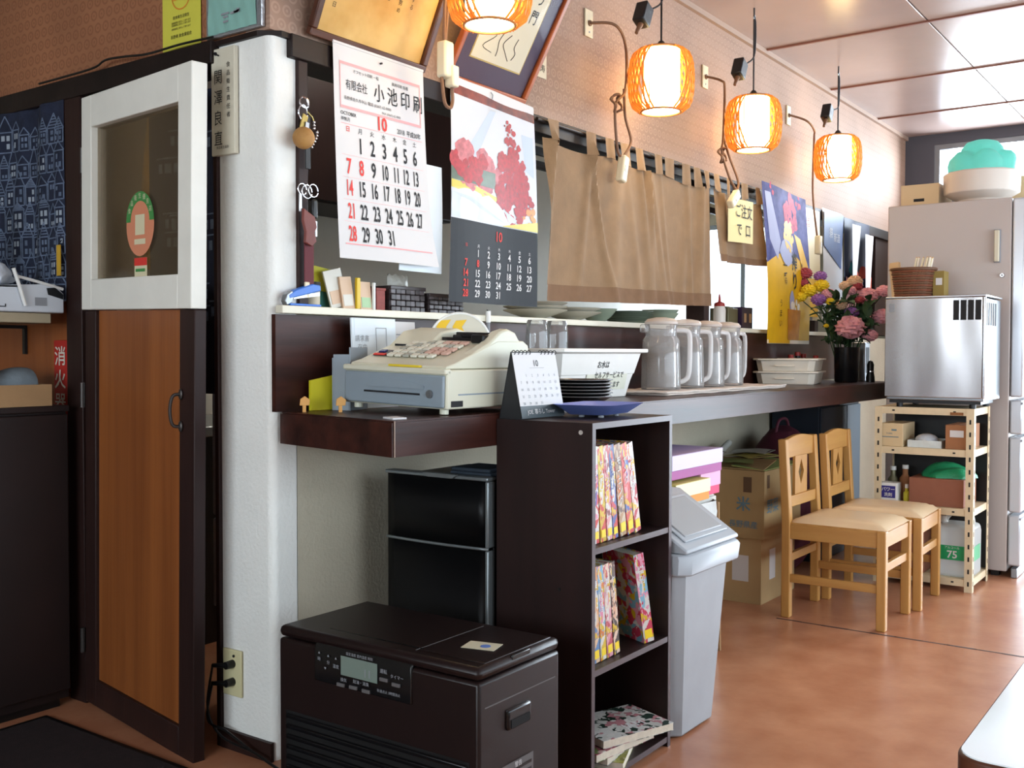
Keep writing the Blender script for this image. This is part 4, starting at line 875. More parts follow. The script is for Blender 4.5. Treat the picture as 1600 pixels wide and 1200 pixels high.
# ------------------------------------------------------------------ cash register (front faces -x)
def register():
    mat('reg_cream', '#cfcdb8', .42, var=.02, vscale=4); mat('reg_grey', '#86929a', .42, var=.03); mat('reg_dark', '#201c1e', .2); mat('key_white', '#dcd9c8', .45); mat('key_pink', '#cfa898', .45); mat('key_grey', '#a8a89c', .45); mat('reg_yellow', '#d8bf2c', .5); mat('tape_tan', '#b89878', .6)
    t = thing('cash_register', 'cream cash register with a grey drawer front on the dark counter', 'cash register', (.135, -.512, CT), (math.radians(1.8), 0, 0))
    for x, y in ((.03, .03), (.03, .34), (.36, .03), (.36, .34)): MB().cyl((x, y, .002), (x, y, .016), .012, n=12).build('foot', 'reg_cream', t)
    B('drawer_case', (.004, 0, .016), (.40, .37, .120), 'reg_cream', t, .005)
    d = B('drawer_front', (-.006, .006, .020), (.004, .362, .105), 'reg_grey', t, .004)
    m = MB(); n = 14; pts = [(.07+.2*i/n, .075-.0+.014*math.sin(math.pi*i/n)) for i in range(n+1)]+[(.27, .066), (.07, .066)]; m.prism(pts, -.0095, -.006, 0); m.build('pull_hood', 'reg_grey', d)
    B('pull_slot', (-.0085, .085, .050), (-.006, .285, .055), 'ink', d)
    m = MB(); m.cyl((-.006, .05, .055), (-.011, .05, .055), .011, n=16); m.cyl((-.011, .05, .055), (-.013, .05, .055), .006, n=12); m.build('lock', 'grey_metal', d)
    B('front_lip', (-.006, .0, .107), (.02, .37, .122), 'reg_cream', t, .004)
    # sloping upper body, profile in x-z
    prof = [(.012, .121), (.014, .128), (.05, .136), (.235, .198), (.36, .198), (.385, .185), (.395, .121)]
    m = MB(); m.v = [(x, .012, z) for x, z in prof]+[(x, .358, z) for x, z in prof]; k = len(prof)
    m.f = [tuple(range(k)), tuple(range(k, 2*k))[::-1]]+[(i, (i+1) % k, k+(i+1) % k, k+i) for i in range(k)]
    m.build('upper_case', 'reg_cream', t, bevel=.006)
    def hump(y0, y1, pr, name):
        m = MB(); m.v = [(x, y0, z) for x, z in pr]+[(x, y1, z) for x, z in pr]; k = len(pr); m.f = [tuple(range(k)), tuple(range(k, 2*k))[::-1]]+[(i, (i+1) % k, k+(i+1) % k, k+i) for i in range(k)]
        m.build(name, 'reg_cream', t, bevel=.006)
    hump(.205, .355, [(.15, .165), (.225, .218), (.30, .230), (.355, .218), (.375, .185)], 'printer_cover')
    hump(.013, .05, [(.05, .13), (.2, .192), (.25, .224), (.285, .232), (.32, .222), (.34, .201), (.38, .19), (.39, .17), (.39, .122)], 'side_hump')
    B('paper_slot', (.164, .24, .172), (.170, .33, .181), 'ink', t, M=Matrix.Rotation(0, 4, 'Y'))
    B('display_well', (.225, .052, .193), (.37, .203, .204), 'reg_dark', t); B('display', (.27, .06, .204), (.30, .19, .22), 'reg_dark', t, .003)
    B('pole_joint', (.205, .04, .19), (.235, .085, .214), 'black', t, .004)
    sl = math.atan2(.062, .185); M0 = Matrix.Translation((.05, 0, .1365)) @ Matrix.Rotation(-sl, 4, 'Y')
    B('mode_window', (.03, .275, .001), (.075, .335, .003), 'reg_dark', t, M=M0)
    mat('mode_blue', '#2c2f6a', .3); B('blue_button', (.055, .312, .003), (.07, .333, .006), 'mode_blue', t, M=M0); B('red_button', (.03, .29, .003), (.04, .333, .006), 'ink_red', t, M=M0)
    cols = ['key_white', 'key_white', 'key_grey', 'key_white', 'key_pink']
    rr = random.Random(1); km = {}
    for i in range(5):
        for j in range(7):
            y = .255-.029*j; x = .025+.028*i
            if j == 6 and i == 0: continue
            c = 'key_pink' if (j >= 4 and i in (1, 2, 4)) else cols[(i*3+j) % 4]
            if c not in km:
                o = MB().box((0, 0, 0), (.021, .023, .007)).build('key', c, t, bevel=.002); km[c] = o
            else:
                o = km[c].copy(); COL.objects.link(o)
            o.matrix_local = M0 @ Matrix.Translation((x, y, .0015))
    B('yellow_strip', (.0, .095, .1225), (.012, .205, .1285), 'reg_yellow', t, .001)
    m = MB(); fn = lambda u, v: (u, -.0008, v); rect(m, .02, .022, .07, .038, fn); m.build('maker_plate', 'ink', t)
    B('tape_patch', (.33, -.002, .03), (.37, -.0005, .106), 'tape_tan', t); B('side_groove', (.05, -.001, .052), (.31, .001, .056), 'reg_grey', t)
register()
def counter_left():
    # envelopes, file, folder
    for k, (x, y, z, w, h, m_, lab, rz) in enumerate(((.25, -.075, CT, .19, .268, 'paper_blue', 'tall white envelope with faint print standing behind the cash register', .0), (.40, -.06, CT, .155, .262, 'paper', 'pale envelope standing to the right of the tall white envelope', .03))):
        t = thing('envelope', lab, 'envelope', (x, y, z), (math.radians(-3), 0, rz))
        B('body', (0, 0, 0), (w, .006, h), m_, t); B('flap', (.01, -.0012, h-.05), (w-.01, 0, h-.002), m_, t)
        m = MB(); fn = lambda u, v: (u, -.002, v)
        if k == 0:
            for a in ((.10, .06, .102, .24), (.145, .06, .147, .24), (.10, .06, .147, .062), (.10, .238, .147, .24)): rect(m, *a, fn)
            text(m, '請求書', .04, .2, .02, fn); text(m, '在中', .04, .175, .02, fn); text(m, '会計', .09, .02, .014, fn)
        else:
            for i in range(4): rect(m, .06, .22-.03*i, .13, .223-.03*i, fn)
            text(m, '信用金庫', .10, .13, .014, fn)
        m.build('print', 'ink_grey', t)
    mat('file_grey', '#8a949c', .4); mat('folder_yellow', '#cfc628', .5)
    t = thing('file_box', 'grey plastic file box leaning at the left of the cash register', 'file box', (.175, -.13, CT), (0, 0, .25))
    for a, b in (((0, 0, 0), (.10, .004, .18)), ((.0, .056, 0), (.10, .06, .15)), ((0, .004, .0), (.003, .056, .16)), ((.003, .004, 0), (.10, .056, .003))): B('panel', a, b, 'file_grey', t, .001)
    t = thing('yellow_folder', 'bright yellow folder corner sticking out below the grey file box', 'folder', (.10, -.05, CT+.001), (0, 0, -.1))
    MB().prism([(0, 0), (.09, 0), (.09, .1), (.0, .085)], .0, .01, 1).build('folder', 'folder_yellow', t)
    # two tiny wooden clips and a white card
    mat('clip_orange', '#d9a05a', .6)
    for x, y, lab in ((.045, -.075, 'tiny orange wooden clip at the left end of the counter'), (.10, -.16, 'tiny orange wooden clip between counter end and grey file box')):
        t = thing('wooden_clip', lab, 'clip', (x, y, CT), (0, 0, -.6)); B('leg', (0, 0, 0), (.009, .008, .018), 'clip_orange', t); MB().prism([(-.008, .018), (.018, .018), (.02, .034), (.006, .044), (-.006, .036)], 0, .008, 1).build('head', 'clip_orange', t, bevel=.001)
    t = thing('white_card', 'small white card lying at the edge of the counter before the register', 'card', (-.055, -.5, CT+.0002), (0, 0, .0)); MB().prism([(0, 0), (.04, -.01), (.07, .05), (.03, .06)], 0, .004).build('card', 'paper', t)
    # round paper fan behind the register
    mat('fan_yellow', '#dfb41e', .5); mat('fan_grey', '#c9c4b4', .6)
    t = thing('round_fan', 'round paper fan with yellow stripes standing behind the cash register', 'fan', (.585, -.20, CT), (0, 0, -.72))
    M = Matrix.Translation((0, 0, .165)) @ Matrix.Rotation(R90, 4, 'X')
    m = MB(); m.cyl((0, 0, .19), (0, -.004, .19), .098, n=40); m.build('disc', 'fan_grey', t)
    m = MB(); m.tube([(.098*math.cos(k*math.pi/20), -.002, .19+.098*math.sin(k*math.pi/20)) for k in range(40)], .004, 6, True); m.build('rim', 'white_plastic', t)
    m = MB(); fn = lambda u, v: (u, -.005, .19+v)
    for x0 in (-.05, .0): shape(m, [(x0-.012, .075), (x0+.022, .078), (x0+.006, .055), (x0+.02, .03), (x0+.065, .0), (x0+.03, -.0), (x0-.012, .03), (x0-.024, .055)], fn)
    m.build('yellow_stripe', 'fan_yellow', t); B('handle', (-.008, -.003, 0), (.008, .001, .10), 'fan_grey', t)
    # pen hanging on a cord from the shelf edge
    t = thing('hanging_pen', 'thin grey pen hanging from the serving shelf behind the cash register', 'pen', (.93, -.052, 1.17)); m = MB(); m.cyl((0, 0, 0), (0, 0, .085), .007, n=10); m.build('barrel', 'ink_grey', t, smooth=True); m = MB(); m.cyl((0, 0, .085), (0, 0, .125), .009, n=10); m.build('cap', 'white_plastic', t, smooth=True); m = MB(); m.tube([(0, 0, .125), (0, .006, .1285)], .002, 6); m.build('cord', 'ink', t)
    # rolled receipt paper with marker
    t = thing('paper_roll', 'roll of white receipt paper lying on top of the register back', 'paper roll', (.50, -.40, CT+.2055), (0, 0, -.6))
    m = MB(); m.cyl((-.045, 0, 0), (.045, 0, 0), .0165, n=20); m.build('roll', 'paper', t, smooth=True); m = MB(); m.cyl((.0451, 0, 0), (.046, 0, 0), .006, n=12); m.build('core', 'ink_grey', t)
    t = thing('red_marker', 'red and black marker pen lying behind the receipt roll', 'pen', (.43, -.355, CT+.209), (0, 0, -.5)); m = MB(); m.cyl((0, 0, 0), (.06, 0, 0), .008, n=10); m.build('barrel', 'ink_red', t, smooth=True); m = MB(); m.cyl((-.045, 0, 0), (0, 0, 0), .0085, n=10); m.build('cap', 'ink', t, smooth=True)
counter_left()
def desk_calendar():
    mat('card_black', '#15171a', .5); mat('calendar_base', '#4a5458', .5)
    t = thing('desk_calendar', 'spiral bound desk calendar on a black card stand beside the cash register', 'calendar', (.326, -.618, .9705), (0, 0, -.02))
    w, h = .205, .19
    # page plane leaning back: bottom at y=0, top at y=dy
    dy = .036; bk = .073
    f = lambda u, v, d=0: (u, dy*v/h-d, .002+v*math.cos(.32))
    fb = lambda u, v, d=0: (u, bk+(dy-bk)*v/h+d, .002+v*math.cos(.32))
    MB().grid(lambda a, b: f(w*a, h*b), 1, 1).build('front_board', 'card_black', t, solid=.002); MB().grid(lambda a, b: fb(w*a, h*b), 1, 1).build('back_board', 'card_black', t, solid=.002)
    B('base_board', (0, .004, .0), (w, bk, .002), 'card_black', t)
    MB().poly([f(0.001, 0), fb(.001, 0), f(.001, h)]).build('side_card', 'card_black', t)
    MB().grid(lambda a, b: f(w*a, .035+(h-.038)*b, .003), 1, 1).build('page', 'paper', t, solid=.001); MB().grid(lambda a, b: f(w*a, .035*b, .003), 1, 1).build('footer', 'calendar_base', t)
    g = lambda u, v: f(u, v, .0045); m = MB(); text(m, '10', w*.5, .148, .026, g); rect(m, w*.33, .143, w*.67, .1435, g); m.build('month_lettering', 'ink', t)
    m = MB()
    for d in range(1, 32):
        k = d; c, r = k % 7, k//7; text(m, str(d), w*(.1+.133*c), .118-.02*r, .011, g)
    m.build('lettering', 'ink_grey', t); m = MB(); text(m, 'JOE. 暮らし Tower', w*.45, .012, .016, g); m.build('footer_lettering', 'paper', t)
    for k in range(12):
        if 4 < k < 7: continue
        u = .01+.0177*k; MB().tube([(u, dy+.006*math.cos(a*.7)-.002, h*math.cos(.32)+.006*math.sin(a*.7)) for a in range(9)], .0012, 5, True).build('spiral', 'ink', t)
desk_calendar()
def blue_tray():
    mat('tray_blue', '#7c90dc', .35, var=.05)
    t = thing('blue_change_tray', 'blue plastic change tray with little feet on the dark bookshelf', 'tray', (.585, -.705, .9705), (0, 0, .1))
    def octo(rx, ry, c): return [(rx-c, -ry), (rx, -ry+c), (rx, ry-c), (rx-c, ry), (-rx+c, ry), (-rx, ry-c), (-rx, -ry+c), (-rx+c, -ry)]
    lv = [(.085, .055, .01, .008), (.128, .093, .03, .036), (.132, .097, .03, .037), (.126, .091, .03, .035), (.083, .053, .01, .011)]
    m = MB(); n = 8
    for rx, ry, c, z in lv: m.v += [(x, y, z) for x, y in octo(rx, ry, c)]
    for j in range(len(lv)-1): m.f += [(j*n+i, j*n+(i+1) % n, (j+1)*n+(i+1) % n, (j+1)*n+i) for i in range(n)]
    m.f += [tuple(range(n))[::-1], tuple(range(4*n, 5*n))]; m.build('tray', 'tray_blue', t, bevel=.002)
    for x, y in ((.05, .03), (-.05, .03), (.05, -.03), (-.05, -.03)): MB().cyl((x, y, 0), (x, y, .0085), .008, n=10).build('foot', 'ink_grey', t)
blue_tray()
def tub():
    mat('tub_white', '#dcdad4', .35, var=.02); mat('tape_clear', '#d3d2c0', .4)
    x0, x1, y0, y1, z1 = .935, 1.585, -.335, -.075, .180
    t = thing('plastic_tub', 'white plastic tub with a handwritten self service water note', 'tub', (x0, y0, CT+.0005))
    w, d = x1-x0, y1-y0; n = 8
    def ring(i, z, c=.04): 
        a, b, e, f = i, i, w-i, d-i
        return [(a+c, b, z), (e-c, b, z), (e, b+c, z), (e, f-c, z), (e-c, f, z), (a+c, f, z), (a, f-c, z), (a, b+c, z)]
    lv = [ring(.055, 0), ring(.036, .085), ring(.031, .088), ring(.012, z1-.016), ring(-.008, z1-.014), ring(-.008, z1), ring(.016, z1), ring(.034, .086), ring(.058, .004)]
    m = MB()
    for r in lv: m.v += r
    for j in range(len(lv)-1): m.f += [(j*n+i, j*n+(i+1) % n, (j+1)*n+(i+1) % n, (j+1)*n+i) for i in range(n)]
    m.f += [tuple(range(n))[::-1], tuple(range((len(lv)-1)*n, len(lv)*n))]; m.build('tub', 'tub_white', t, bevel=.003)
    f = lambda u, v, e=0: (u, .055-.040*v/.164-.0025-e, v)
    m = MB(); m.grid(lambda a, b: f(.24+.29*a, .03+.115*b), 4, 4); s = m.build('note', 'tape_clear', t)
    m = MB(); g = lambda u, v: f(u, v, .0015); text(m, 'お水は', .34, .112, .028, g, 'C', 1, .01); text(m, 'セルフサービスで', .395, .075, .026, g, 'C', 1, .01); text(m, 'お願い致します', .395, .040, .025, g, 'C', 1, .01); m.build('lettering', 'ink', s)
tub()
def black_plates():
    mat('plate_black', '#1e1f21', .22, spec=.7, coat=.4)
    for k in range(6):
        t = thing('black_dish', ['bottom', 'second lowest', 'third lowest', 'third highest', 'second highest', 'topmost'][k]+' shallow black dish in the stack before the white tub', 'dish', (.90, -.452, CT+.0012+.0105*k+.012*(k > 0)), (0, 0, .2*k), 'stacked black dishes')
        MB().lathe([(.0, 0), (.06, 0), (.085, .004), (.098, .0125), (.100, .0135), (.0965, .0145), (.084, .0072), (.06, .004), (0, .004)] if k else [(.0, 0), (.06, 0), (.07, .006), (.095, .022), (.098, .025), (.092, .026), (.065, .012), (.0, .011)], n=40).build('dish', 'plate_black', t, smooth=True); zr = .0135 if k else .025; rd_ = .0992 if k else .097; MB().tube([(rd_*math.cos(q*math.pi/20), rd_*math.sin(q*math.pi/20), zr) for q in range(40)], .0016, 6, True).build('rim', 'grey_metal', t, smooth=True)  # grey metal ring added to draw the highlight along the black rim
black_plates()
def glasses():
    thin_glass('tumbler_glass', (.93, .93, .92, 1), .35, .03, .10, (.85, .85, .85, 1))
    for i, (x, y) in enumerate(((1.07, -.028-.06), (1.205, -.03-.06))):
        pass
    lab = [('left upturned drinking glass rising from the white tub'), ('right upturned drinking glass rising from the white tub')]
    mat('rack_grey', '#8f8a84', .5)
    for i in range(2):
        t = thing('tall_glass', ['left', 'right'][i]+' tall upturned glass inside the white tub, under a smaller glass', 'glass', (1.065+.128*i, -.165, CT+.006), group='tall glasses in the tub')
        MB().lathe([(.038, 0), (.042, .003), (.042, .09), (.039, .166), (.036, .17), (0, .17)], n=24).build('tumbler', 'tumbler_glass', t, smooth=True); MB().lathe([(0, .158), (.035, .158), (.035, .168), (0, .168)], n=24).build('thick_base', 'tumbler_glass', t, smooth=True)
    for i in range(2):
        t = thing('drinking_glass', lab[i], 'glass', (1.065+.128*i, -.165, CT+.1765), group='upturned glasses')
        MB().lathe([(.036, 0), (.040, .003), (.040, .05), (.036, .098), (.033, .104), (0, .104)], n=24).build('tumbler', 'tumbler_glass', t, smooth=True)
        MB().lathe([(.0, .088), (.033, .088), (.0335, .1), (0, .1)], n=24).build('thick_base', 'tumbler_glass', t, smooth=True)
        MB().tube([(.038*math.cos(a*.2618), .038*math.sin(a*.2618), .002) for a in range(24)], .0016, 6, True).build('rim', 'tumbler_glass', t, smooth=True)
glasses()
def jugs():
    thin_glass('jug_plastic', (.985, .98, .975, 1), .25, .1, .14, (.9, .86, .83, 1)); thin_glass('jug_water', (.98, .975, .97, 1), .1, .2, .12, (.88, .85, .83, 1)); thin_glass('jug_handle', (.97, .96, .95, 1), .35, .08, .45, (.93, .9, .88, 1))
    mat('towel', '#dccfc4', .95, var=.05, vscale=40, bump=.6, bscale=250); mat('jug_lid', '#d6cac0', .3, alpha=.75)
    t = thing('folded_towel', 'folded white towel under the four water jugs', 'towel', (1.60, -.40, CT+.0005))
    m = MB(); m.grid(lambda a, b: (1.24*a, .30*b, .012+.0015*math.sin(a*40+b*9)+.001*math.sin(b*50)), 60, 12); m.build('top_layer', 'towel', t, smooth=True, solid=.007); m = MB(); m.grid(lambda a, b: (1.22*a+.01, .295*b+.003, .004+.001*math.sin(a*33)), 40, 6); m.build('bottom_layer', 'towel', t, smooth=True, solid=.006)
    order = ['first', 'second', 'third', 'fourth']; pr = None
    for i, (x, y) in enumerate(((1.80, -.27), (2.06, -.25), (2.29, -.24), (2.52, -.23))):
        lab = order[i]+' clear water jug from the tub, in the row on the towel'
        if pr is None:
            t = pr = thing('water_jug', lab, 'jug', (x, y, CT+.0185), -.62, 'water jugs on the towel')
            MB().lathe([(.0, 0), (.078, .0), (.080, .01), (.077, .12), (.074, .2), (.062, .215), (.063, .245), (.066, .262), (.064, .262), (.060, .245), (.059, .215), (.071, .199), (.074, .12), (.077, .012), (0, .006)], n=32).build('body', 'jug_plastic', t, smooth=True)
            m = MB(); m.lathe([(0, .008), (.072, .008), (.0725, .12), (.069, .172), (0, .174)], n=24); m.build('water', 'jug_water', t, smooth=True)
            rr = random.Random(4)
            for k in range(7):
                M = Matrix.Translation((rr.uniform(-.035, .035), rr.uniform(-.035, .035), .12+.03*rr.random()+.004*k)) @ Matrix.Rotation(rr.random()*3, 4, 'X') @ Matrix.Rotation(rr.random()*3, 4, 'Z')
                MB().box((-.016, -.014, -.012), (.016, .014, .012), M).build('ice_cube', 'jug_water', t, bevel=.004)
            MB().lathe([(0, .263), (.066, .263), (.067, .272), (.055, .284), (.02, .29), (0, .29)], n=28).build('lid', 'jug_lid', t, smooth=True)
            B('spout', (-.088, -.018, .228), (-.060, .018, .262), 'jug_plastic', t, .006)
            m = MB(); m.tube([(.060, 0, .238), (.105, 0, .238), (.128, 0, .222), (.13, 0, .14), (.125, 0, .06), (.105, 0, .035), (.076, 0, .028)], 0.010, 10, smooth=5); m.build('handle', 'jug_handle', t, smooth=True)
        else:
            t = copy_tree(pr); t.location = (x, y, CT+.0185); t['label'] = lab; t.rotation_euler.z = -.62+.1*i
jugs()
def trays():
    mat('tray_cream', '#e0d6c6', .4, var=.02); mat('chopstick', '#c8a070', .6)
    for k in range(2):
        t = thing('cutlery_tray', ['lower', 'upper'][k]+' cream plastic cutlery tray of the stacked pair beyond the water jugs', 'tray', (3.36, -.36, CT+.0008+.068*k), (0, 0, .22), 'stacked cutlery trays')
        # local: x short side .26, y long side .36
        w, d, h = .42, .32, .068; lv = []; n = 8
        def ring(i, z, c=.03): return [(i+c, i, z), (w-i-c, i, z), (w-i, i+c, z), (w-i, d-i-c, z), (w-i-c, d-i, z), (i+c, d-i, z), (i, d-i-c, z), (i, i+c, z)]
        lv = [ring(.016, 0), ring(.006, h-.010), ring(-.008, h-.009), ring(-.008, h), ring(.008, h), ring(.018, .004)]
        m = MB()
        for r in lv: m.v += r
        for j in range(len(lv)-1): m.f += [(j*n+i, j*n+(i+1) % n, (j+1)*n+(i+1) % n, (j+1)*n+i) for i in range(n)]
        m.f += [tuple(range(n))[::-1], tuple(range(5*n, 6*n))]; m.build('tray', 'tray_cream', t, bevel=.002)
        B('handle_grip', (-.004, .11, .026), (.006, .21, .034), 'tray_cream', t, .002)
    for k in range(5):
        t = thing('wooden_spoon', ['first', 'second', 'third', 'fourth', 'fifth'][k]+' pale wooden spoon lying in the upper cutlery tray', 'spoon', (3.42+.012*k, -.30+.035*k, CT+.0755), (0, 0, .25+.07*k), 'spoons in the cutlery tray')
        m = MB(); m.tube([(0, 0, .006), (.12, 0, .006), (.19, 0, .006)], .004, 6); m.sphere((.205, 0, .006), .02, 12, 8, (1.4, .8, .3)); m.build('spoon', 'chopstick', t, smooth=True)
trays()
def flowers():
    mat('vase_black', '#16181c', .25, spec=.6); mat('leaf_green', '#2f4a2c', .6, var=.3, vscale=30); mat('petal_pink', '#e3a2ac', .6, var=.12, vscale=60); mat('petal_purple', '#8a5a9c', .6, var=.15, vscale=50); mat('petal_yellow', '#e0c01e', .6, var=.1, vscale=50); mat('petal_cream', '#d8b898', .6, var=.12, vscale=50); mat('petal_red', '#a0404a', .6, var=.15, vscale=50)
    vx, vy = 3.98, -.32
    t = thing('flower_vase', 'black cylindrical flower vase at the far end of the counter', 'vase', (vx, vy, CT))
    MB().lathe([(0, 0), (.06, 0), (.066, .01), (.07, .19), (.072, .2), (.067, .2), (.064, .03), (0, .02)], n=28).build('vase', 'vase_black', t, smooth=True)
    t = thing('flower_bouquet', 'mixed bouquet of pink carnations, yellow and purple flowers in the black vase', 'flowers', (vx, vy, CT+.03))
    # right direction in view from the camera
    ex = Vector((.5826, -.8128, 0)); rr = random.Random(9)
    def bloom(name, m_, c, r, seed):
        q = MB(); r2 = random.Random(seed); p0 = r2.random()*6
        q.sphere((0, 0, 0), 1, 30, 18)
        out = []
        for x, y, z in q.v:
            th = math.atan2(y, x); k = 1+.10*math.sin(11*th+6*z+p0)+.09*math.sin(7*z*2.2+3*th)+.05*math.sin(17*th-9*z)
            out.append((c.x+r*k*x, c.y+r*k*y, c.z+r*k*z*.72))
        q.v = out
        return q.build(name, m_, t, smooth=True)
    # (right, up, depth, radius, material) relative to vase mouth
    L = [(-.01, .10, -.12, .078, 'petal_pink'), (.18, .17, -.02, .052, 'petal_pink'), (.11, .30, .02, .055, 'petal_pink'), (.20, .33, .05, .04, 'petal_pink'), (.10, .05, -.08, .042, 'petal_pink'), (-.10, .31, .0, .036, 'petal_pink'), (.02, .33, 0, .03, 'petal_pink'),
         (-.16, .27, -.05, .040, 'petal_purple'), (.01, .19, -.06, .038, 'petal_purple'), (-.13, .42, .05, .036, 'petal_purple'), (-.20, .33, 0, .042, 'petal_yellow'), (-.24, .29, .0, .034, 'petal_yellow'), (-.13, .36, .02, .042, 'petal_yellow'), (-.10, .26, -.05, .024, 'petal_yellow'), (-.12, .11, -.06, .014, 'petal_yellow'),
         (.05, .39, .05, .042, 'petal_cream'), (-.04, .24, -.04, .034, 'petal_cream'), (.0, .36, .05, .034, 'petal_cream'), (.06, .27, -.02, .026, 'petal_red'), (.06, .36, .03, .03, 'petal_red'), (-.21, .44, .05, .04, 'petal_red'), (-.22, .38, .05, .03, 'petal_red')]
    ey = Vector((.8128, .5826, 0))
    for i, (a, u, d, r, m_) in enumerate(L):
        c = ex*a*1.1+ey*(d*.8)+Vector((0, 0, .19+u*.92)); bloom('bloom', m_, c, r, i)
        s = MB(); s.tube([(ex.x*a*.15, ex.y*a*.15, .0), tuple((c-Vector((0, 0, .19)))*.5+Vector((0, 0, .17))), tuple(c-Vector((0, 0, r*.4)))], .003, 5, smooth=4); s.build('stem', 'leaf_green', t)
    lm = None
    for k in range(150):
        a = rr.uniform(-.2, .2); u = rr.uniform(-.02, .26); d = rr.uniform(-.1, .08); c = ex*a*.8*(.6+u)+ey*d+Vector((0, 0, .2+u*.9))
        if lm is None:
            q = MB(); q.grid(lambda s, w: (.07*s, (w-.5)*.036*math.sin(math.pi*min(1, s+.02)), .012*math.sin(s*3)+abs(w-.5)*.01), 5, 2); o = lm = q.build('leaf', 'leaf_green', t, smooth=True)
        else: o = lm.copy(); COL.objects.link(o)
        o.location = c; o.rotation_euler = (rr.uniform(-.6, .6), rr.uniform(-1.2, .6), rr.uniform(0, 6.28)); o.scale = [rr.uniform(.8, 1.7)]*3
flowers()
def counter_far():
    mat('soy_dark', '#1d1214', .2, spec=.6); mat('cap_red', '#a8322a', .4); mat('label_orange', '#b8663a', .5)
    for k, (x, y, h) in enumerate(((3.80, -.06, .135), (3.88, -.07, .15), (4.10, -.10, .13), (4.0, -.06, .14))):
        t = thing('sauce_bottle', ['leftmost', 'second', 'rightmost', 'front'][k]+' small dark sauce bottle with red cap beside the flower vase', 'bottle', (x, y, CT), group='sauce bottles on the counter')
        MB().lathe([(0, 0), (.03, 0), (.032, .01), (.032, h*.6), (.016, h*.8), (.014, h), (0, h)], n=18).build('bottle', 'soy_dark', t, smooth=True); MB().cyl((0, 0, h+.0002), (0, 0, h+.022), .016, n=14).build('cap', 'cap_red', t); MB().cyl((0, 0, .02), (0, 0, h*.5), .0325, n=18, cap=False).build('label', 'label_orange', t)
    t = thing('steel_dispenser', 'upright steel dispenser between the flower vase and the ice machine', 'dispenser', (4.19, -.36, CT)); B('body', (0, 0, 0), (.10, .12, .23), 'steel', t, .006); B('slot', (.02, -.001, .05), (.08, .002, .20), 'black', t)
    t = thing('pepper_mill', 'black pepper mill with a chrome ring beside the vase', 'mill', (4.10, -.42, CT)); MB().lathe([(0, 0), (.025, 0), (.024, .03), (.018, .06), (.02, .1), (.012, .12), (0, .125)], n=18).build('mill', 'black', t, smooth=True); MB().cyl((0, 0, .058), (0, 0, .064), .0195, n=18).build('ring', 'chrome', t)
counter_far()
